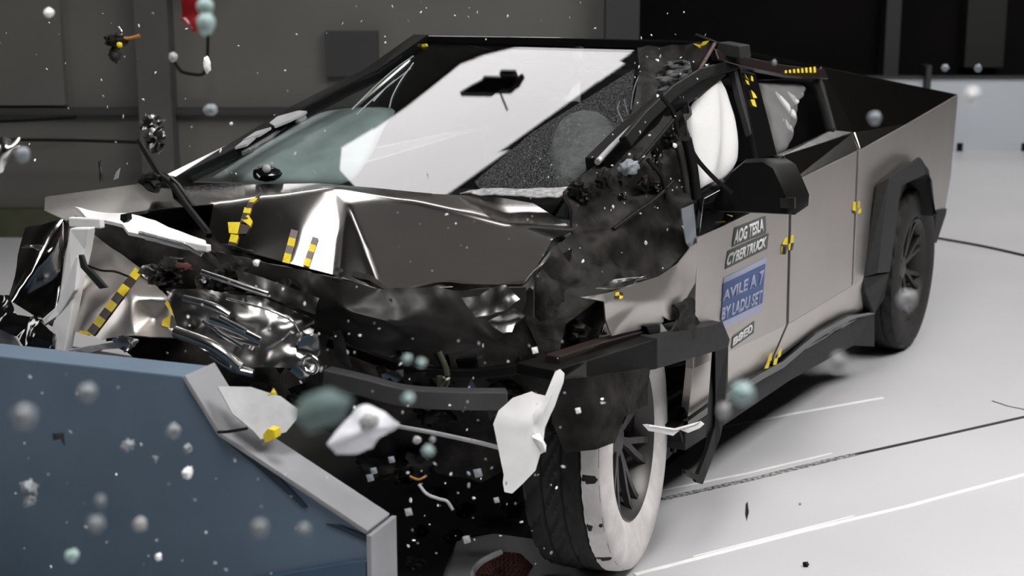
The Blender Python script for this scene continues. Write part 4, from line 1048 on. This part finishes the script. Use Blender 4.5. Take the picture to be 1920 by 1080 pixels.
flake('panel_fragment', [(925, 795), (935, 770), (962, 746), (997, 734), (1004, 738), (1028, 743), (1035, 716), (1042, 696), (1050, 692), (1058, 700), (1056, 716), (1040, 762), (1022, 802), (1018, 838), (1024, 846), (1013, 852), (1004, 882), (982, 905), (960, 925), (946, 922), (943, 905), (945, 890), (938, 858)], 4.05, M['whiteplastic'],
      'large torn white panel falling in front of the front wheel', seed=3, curl=.02, cuts=5)
flake('panel_fragment', [(614, 832), (628, 812), (650, 790), (668, 768), (690, 760), (718, 772), (744, 797), (735, 806), (712, 822), (700, 842), (672, 852), (630, 852)], 2.35, mat('blurred_white_plastic', (.86, .87, .92), rough=.5), 'blurred white chunk flying close over the barrier corner', seed=6, curl=.03)
tag(lump('plastic_fragment', P(692, 790, d=2.33), (.018, .014, .012), M['greyplastic'], seed=4, amp=.4, sub=3), 'grey lump on the upper side of the blurred white chunk', 'fragment')
flake('glass_fragment', [(548, 775), (570, 742), (620, 728), (662, 748), (640, 790), (580, 812)], 1.35, mat('sea_green_film', (.40, .52, .51), rough=.4, trans=.7, ior=1.1), 'large blurred sea green glass piece beside the white chunk', 'glass fragment', thick=.003, curl=.01)
flake('plastic_strip', [(1205, 796), (1212, 795), (1240, 802), (1262, 804), (1290, 798), (1314, 789), (1321, 795), (1312, 803), (1290, 812), (1276, 806), (1262, 817), (1240, 812), (1216, 808)], 4.55, M['whiteplastic'], 'white torn strip flying beside the chalked front tyre', 'fragment', curl=.006, thick=.006)
flake('metal_fragment', [(-12, 262), (10, 255), (22, 262), (37, 258), (36, 272), (22, 290), (6, 322), (-12, 330)], 3.6, M['rail'], 'crumpled silver piece cut by the left frame edge', 'fragment', curl=.03, seed=5)
tag(lump('metal_clump', P(285, 232, d=6.2), (.05, .045, .04), M['crushed'], seed=31, amp=.6, sharp=35), 'dark crumpled metal clump above the bent wiper', 'fragment')
tag(lump('metal_clump', P(291, 262, d=6.1), (.045, .04, .05), M['crushed'], seed=33, amp=.6, sharp=35), 'dark crumpled metal clump directly over the wiper joint', 'fragment')
o = empty('broken_connector', P(222, 78, d=4.0), 'dark broken connector with orange and yellow bits against the wall', 'fragment')
lump('body', P(218, 76, d=4.0), (.035, .025, .018), M['black'], o, seed=12, amp=.5, sharp=35)
tube('orange_wire', [P(228, 72, d=4.0), P(242, 72, d=4.0), P(262, 67, d=4.0)], .005, M['orange'], o)
lump('yellow_chip', P(224, 84, d=3.98), (.008, .008, .008), M['yellow'], o, seed=2)
tube('pin', [P(225, 66, d=4.0), P(228, 60, d=4.0), P(222, 50, d=4.0)], .003, M['rail'], o)
lump('shadowy_fin', P(216, 102, d=4.0), (.02, .012, .022), M['flare'], o, seed=5, amp=.5)
o = empty('lamp_fragment', P(362, 30, d=3.2), 'dark red lens fragment with pale blobs near the top frame edge', 'fragment')
sheet('red_lens', [P(340, -6, d=3.2), P(372, -6, d=3.2), P(376, 30, d=3.2), P(380, 62, d=3.22), P(362, 60, d=3.2), P(352, 45, d=3.18), P(341, 30, d=3.2)], [(0, 1, 2, 6), (2, 3, 4, 5, 6)], M['red'], o, cuts=4, nz=.006, ns=30)
tag(lump('glass_crumb', P(385, 12, d=2.2), (.014, .012, .013), M['teal'], seed=51, amp=.15), 'pale green blurred glass crumb, upper of two by the red lens', 'glass fragment')
tag(lump('glass_crumb', P(386, 44, d=2.2), (.015, .012, .018), M['teal'], seed=52, amp=.15), 'pale green blurred glass crumb, lower of two by the red lens', 'glass fragment')
tag(lump('plastic_fragment', P(388, 122, d=4.2), (.012, .010, .024), M['whiteplastic'], seed=53, amp=.25), 'white bean shaped piece at the end of the looped cable', 'fragment')
tag(lump('plastic_fragment', P(324, 107, d=3.4), (.011, .010, .011), M['greyplastic'], seed=54, amp=.25), 'grey round lump by the start of the looped cable', 'fragment')
tag(lump('plastic_fragment', P(395, 206, d=3.0), (.017, .012, .012), M['shardgrey'], seed=55, amp=.25), 'grey blurred lump on the wall above the pillar trim', 'fragment')
tag(lump('plastic_fragment', P(92, 24, d=3.0), (.011, .01, .01), M['whiteplastic'], seed=56, amp=.2), 'white blurred lump high in the upper left of the wall', 'fragment')
tag(lump('plastic_fragment', P(42, 290, d=2.4), (.013, .01, .013), M['shardgrey'], seed=57, amp=.2), 'grey blurred lump beside the crumpled silver piece', 'fragment')
flake('metal_fragment', [(184, 303), (190, 301), (193, 342), (187, 343)], 4.6, M['rail'], 'thin upright silver sliver left of the bent wiper', 'fragment', curl=.004, thick=.004)
flake('metal_fragment', [(212, 338), (218, 322), (226, 314), (222, 334)], 4.8, M['shardgrey'], 'thin grey sliver between the silver sliver and the wiper', 'fragment', curl=.004, thick=.003)

def blob(u, v, r, d, m, label, cat='glass fragment', seed=None, amp=.3):
    s = r*d/F
    sd = seed if seed is not None else int(u+v)
    tag(lump('glass_crumb' if cat == 'glass fragment' else 'plastic_fragment', P(u, v, d=d), (s, s*rng.uniform(.75, 1), s*rng.uniform(.8, 1.1)), M[m], seed=sd, amp=amp, sub=3), label, cat)
blob(763, 673, 9, 1.9, 'teal', 'pale green blurred crumb, left of a pair over the engine bay')
blob(790, 680, 9, 1.9, 'teal', 'pale green blurred crumb, right of a pair over the engine bay')
blob(766, 747, 11, 1.7, 'teal', 'pale green blurred crumb just below the grey bumper bar')
blob(803, 845, 11, 1.9, 'teal', 'pale green blurred crumb right of the white chunk')
blob(782, 825, 8, 3.2, 'greyplastic', 'grey flake flying right of the blurred white chunk', 'fragment', amp=.4)
blob(811, 824, 6, 2.8, 'shardgrey', 'small grey oval under the torn hose', 'fragment')
blob(1640, 222, 12, 2.2, 'shardgrey', 'blurred pale crumb in front of the black sail panel')
blob(1700, 562, 18, 1.7, 'greyplastic', 'blurred grey blob in front of the rear wheel')
blob(1392, 738, 22, 1.5, 'teal', 'blurred pale green blob over the rocker')
blob(1357, 770, 13, 1.6, 'greyplastic', 'blurred grey blob beside the hanging strut')
blob(1823, 180, 15, 1.5, 'shard', 'blurred white blob in front of the long low board')
blob(1572, 680, 16, 1.4, 'greyplastic', 'blurred grey blob over the floor ahead of the rear wheel')
blob(1452, 117, 5, 3, 'shardgrey', 'small blurred crumb above the rear door')
blob(1834, 128, 7, 3, 'shardgrey', 'small blurred crumb just over the long low board')
blob(1772, 127, 7, 3, 'shardgrey', 'small dim crumb above the long low board, further in')
blob(1500, 945, 3, 4, 'shardgrey', 'tiny dark speck on the floor by the lower line', 'fragment')
blob(164, 735, 18, 1.6, 'shardgrey', 'blurred pale crumb high on the barrier face')
blob(45, 780, 22, 1.3, 'shardgrey', 'blurred pale crumb at the left edge of the barrier')
blob(325, 808, 13, 2.2, 'shardgrey', 'round blurred crumb in the middle of the barrier face')
blob(240, 835, 12, 2.8, 'shardgrey', 'ragged pale crumb left of the round blurred crumb', amp=.7)
blob(180, 982, 17, 1.6, 'shardgrey', 'blurred crumb low on the barrier face')
blob(188, 940, 10, 1.6, 'shardgrey', 'blurred crumb above the low blurred one on the barrier')
blob(262, 983, 13, 2, 'greyplastic', 'blurred grey crumb low in the middle of the barrier')
blob(487, 990, 16, 1.5, 'shardgrey', 'faint blurred crumb near the barrier corner')
blob(570, 993, 13, 1.6, 'shardgrey', 'faint blurred crumb nearest the barrier corner')
blob(135, 1042, 13, 2.2, 'teal', 'pale green wedge low on the barrier face', amp=.4)
blob(352, 887, 11, 3, 'shard', 'bright crumpled crumb right of the barrier centre', amp=.6)
blob(352, 842, 9, 3, 'shardgrey', 'pale diamond crumb above the bright crumpled crumb', amp=.4)
blob(297, 1044, 7, 3, 'shard', 'bright white crumb near the lower barrier edge', amp=.5)
blob(54, 915, 14, 3, 'shardgrey', 'tall ragged shard cluster at the barrier left', amp=.8)
blob(57, 937, 12, 3, 'shardgrey', 'lower ragged shard under the tall shard cluster', amp=.8)
flake('metal_fragment', [(98, 812), (120, 812), (121, 836), (118, 822), (100, 826)], 3.2, M['flare'], 'dark hooked piece on the left of the barrier face', 'fragment', curl=.003, thick=.003)
flake('glass_fragment', [(284, 854), (298, 856), (292, 870)], 3.0, M['shardgrey'], 'thin triangular shard at the barrier centre', 'glass fragment', curl=.003, thick=.003)
flake('plastic_chip', [(508, 737), (513, 727), (520, 740), (500, 741)], 3.5, M['yellow'], 'yellow triangular chip above the torn barrier skin', 'fragment', curl=.004, thick=.004)
flake('glass_fragment', [(474, 490), (480, 487), (488, 488), (484, 500), (476, 498)], 3.6, M['shard'], 'heart shaped white crumb under the bonnet edge', 'glass fragment', curl=.006, thick=.006)
flake('metal_fragment', [(1398, 945), (1402, 940), (1404, 960), (1400, 978), (1397, 965)], 3.9, M['flare'], 'dark upright flake over the pale floor by the strut', 'fragment', curl=.003, thick=.003)
tag(lump('metal_clump', P(1511, 1058, z=.008), (.010, .010, .008), M['black'], seed=9, amp=.5), 'tiny dark chip lying on the pale floor near the bottom edge', 'fragment')
nb = sheet('webbing_net', [P(885, 1074, z=.02), P(905, 1048, z=.06), P(935, 1036, z=.08), P(975, 1040, z=.07), P(1000, 1060, z=.03), P(985, 1085, z=.01), P(930, 1088, z=.01)], [(0, 1, 6), (1, 2, 6), (2, 3, 5, 6), (3, 4, 5)], M['mesh_red'], None, cuts=4, nz=.015, ns=20)
tag(nb, 'dull red webbing scrap lying on the dark floor sheet', 'webbing')
wf = nb.modifiers.new('net', 'WIREFRAME'); wf.thickness = .008
tag(tube('cable', [P(885, 1085, z=.03), P(890, 1068, z=.05), P(905, 1052, z=.1), P(940, 1034, z=.12)], .010, M['greyplastic']), 'grey cord looped beside the red webbing scrap', 'cord')
for i, (u, v, r) in enumerate([(850, 1010, 20), (790, 1000, 16), (960, 960, 26), (1010, 990, 24), (905, 880, 22), (820, 930, 20), (760, 900, 22), (700, 890, 18), (780, 1060, 20), (870, 960, 22)]):
    s = r*4.3/F
    tag(lump('wreck_piece', P(u, v, z=.05+.02*(i % 3))+Vector((0, 0, s*.3)), (s*1.2, s, s*.7), M['soot'] if i % 2 else M['black'], seed=200+i, amp=.5, sharp=40), 'dark torn wreck piece lying on the dark floor in front of the truck', 'wreckage', 'dark wreck pieces on the pit plate')

for i, (u, v, r, m_, lb) in enumerate([(701, 883, 7, 'shardgrey', 'square grey glass chip over the dark floor, upper of two touching'), (694, 896, 8, 'shardgrey', 'square grey glass chip over the dark floor, lower of two touching'), (734, 862, 7, 'shardgrey', 'grey angular chip under the blurred white chunk'),
        (896, 887, 9, 'shardgrey', 'tilted grey glass chip left of the falling white panel'), (931, 938, 6, 'greyplastic', 'pale diamond chip below the falling white panel'), (766, 960, 8, 'greyplastic', 'pinkish grey chip low over the dark floor'),
        (1084, 770, 6, 'whiteplastic', 'small white chip over the dark wheel liner'), (1130, 752, 6, 'rail', 'small shiny chip over the dark wheel liner'), (1003, 657, 7, 'whiteplastic', 'white rounded chip left of the flare'), (875, 1012, 8, 'greyplastic', 'pale round pebble over the floor by the dark sheet')]):
    flake('chip', [(u-r, v-r*.7), (u+r*.6, v-r), (u+r, v+r*.6), (u-r*.5, v+r)], 3.75, M[m_], lb, 'fragment', curl=.004, thick=.004, cuts=2, seed=i)
tag(tube('torn_wire', [P(785, 908, d=3.8), P(800, 926, d=3.8), P(822, 935, d=3.8), P(838, 940, d=3.8), P(849, 956, d=3.8)], .004, M['greyplastic']), 'short bent grey wire flying low over the dark floor', 'wire')
tag(tube('torn_wire', [P(768, 893, d=3.9), P(785, 899, d=3.9), P(800, 892, d=3.9)], .003, M['orange']), 'tiny orange brown wire above the bent grey wire', 'wire')

# ---- countless small glass crumbs, each an object of its own
protos = []
for k in range(8):
    bm = bmesh.new()
    bmesh.ops.create_icosphere(bm, subdivisions=1, radius=1)
    for v in bm.verts:
        q = v.co*(1+.7*noise.noise(v.co*1.7+Vector((k*9.1, 0, 0))))
        v.co = Vector((q.x, q.y*.7, q.z*(.35 if k % 2 else .8)))
    me = bpy.data.meshes.new('glass_crumb')
    bm.to_mesh(me); bm.free()
    me.materials.append(M['shard'] if k % 4 else M['shardgrey'])
    protos.append(me)
first = {}
def crumb(u, v, r, d, label, group):
    k = rng.randrange(8)
    if k not in first:
        o = bpy.data.objects.new('glass_crumb', protos[k]); first[k] = o
    else:
        o = first[k].copy()
    COL.objects.link(o)
    s = r*d/F
    o.scale = (s*rng.uniform(.7, 1.4), s*rng.uniform(.6, 1.1), s*rng.uniform(.5, 1.2))
    o.rotation_euler = (rng.uniform(0, 6.3), rng.uniform(0, 6.3), rng.uniform(0, 6.3))
    o.location = P(u, v, d=d)
    tag(o, label, 'glass crumb', group)
def scatter(n, region, d0, d1, r0, r1, label, group):
    k = 0
    while k < n:
        u, v = rng.uniform(region[0], region[2]), rng.uniform(region[1], region[3])
        crumb(u, v, r0+(r1-r0)*rng.random()**2.5, rng.uniform(d0, d1), label, group)
        k += 1
scatter(46, (0, 0, 620, 330), 3.5, 6.0, 1.8, 4.6, 'tiny pale glass crumb flying in front of the charcoal wall', 'crumbs before the charcoal wall')
scatter(26, (640, 0, 1330, 80), 4, 6, 1.6, 3.6, 'tiny pale glass crumb flying above the roof', 'crumbs above the roof')
scatter(26, (640, 360, 1040, 540), 3.3, 3.7, 1.6, 3.6, 'tiny pale glass crumb flying over the bonnet', 'crumbs over the bonnet')
scatter(44, (1060, 210, 1290, 520), 4.0, 4.35, 1.7, 4.6, 'tiny pale glass crumb flying by the torn inner wing', 'crumbs by the inner wing')
scatter(24, (1190, 85, 1330, 210), 5.2, 5.5, 1.7, 4.4, 'tiny pale glass crumb at the driver roof corner', 'crumbs at the roof corner')
scatter(58, (600, 600, 1060, 900), 3.0, 3.6, 1.8, 4.6, 'tiny pale glass crumb flying before the engine bay', 'crumbs before the engine bay')
scatter(34, (760, 880, 1050, 1075), 3.2, 4.0, 1.7, 4.6, 'tiny pale glass crumb flying low over the dark floor', 'crumbs over the pit plate')
scatter(40, (10, 700, 560, 1075), 2.6, 3.3, 1.7, 4.6, 'tiny pale glass crumb flying before the barrier face', 'crumbs before the barrier')
scatter(20, (300, 470, 600, 720), 3.2, 3.6, 1.8, 4.4, 'tiny pale glass crumb flying over the crash rail', 'crumbs over the crash rail')
scatter(12, (930, 290, 1060, 345), 4.4, 4.6, 1.2, 2.6, 'tiny pale glass crumb over the windscreen foot', 'crumbs over the windscreen')
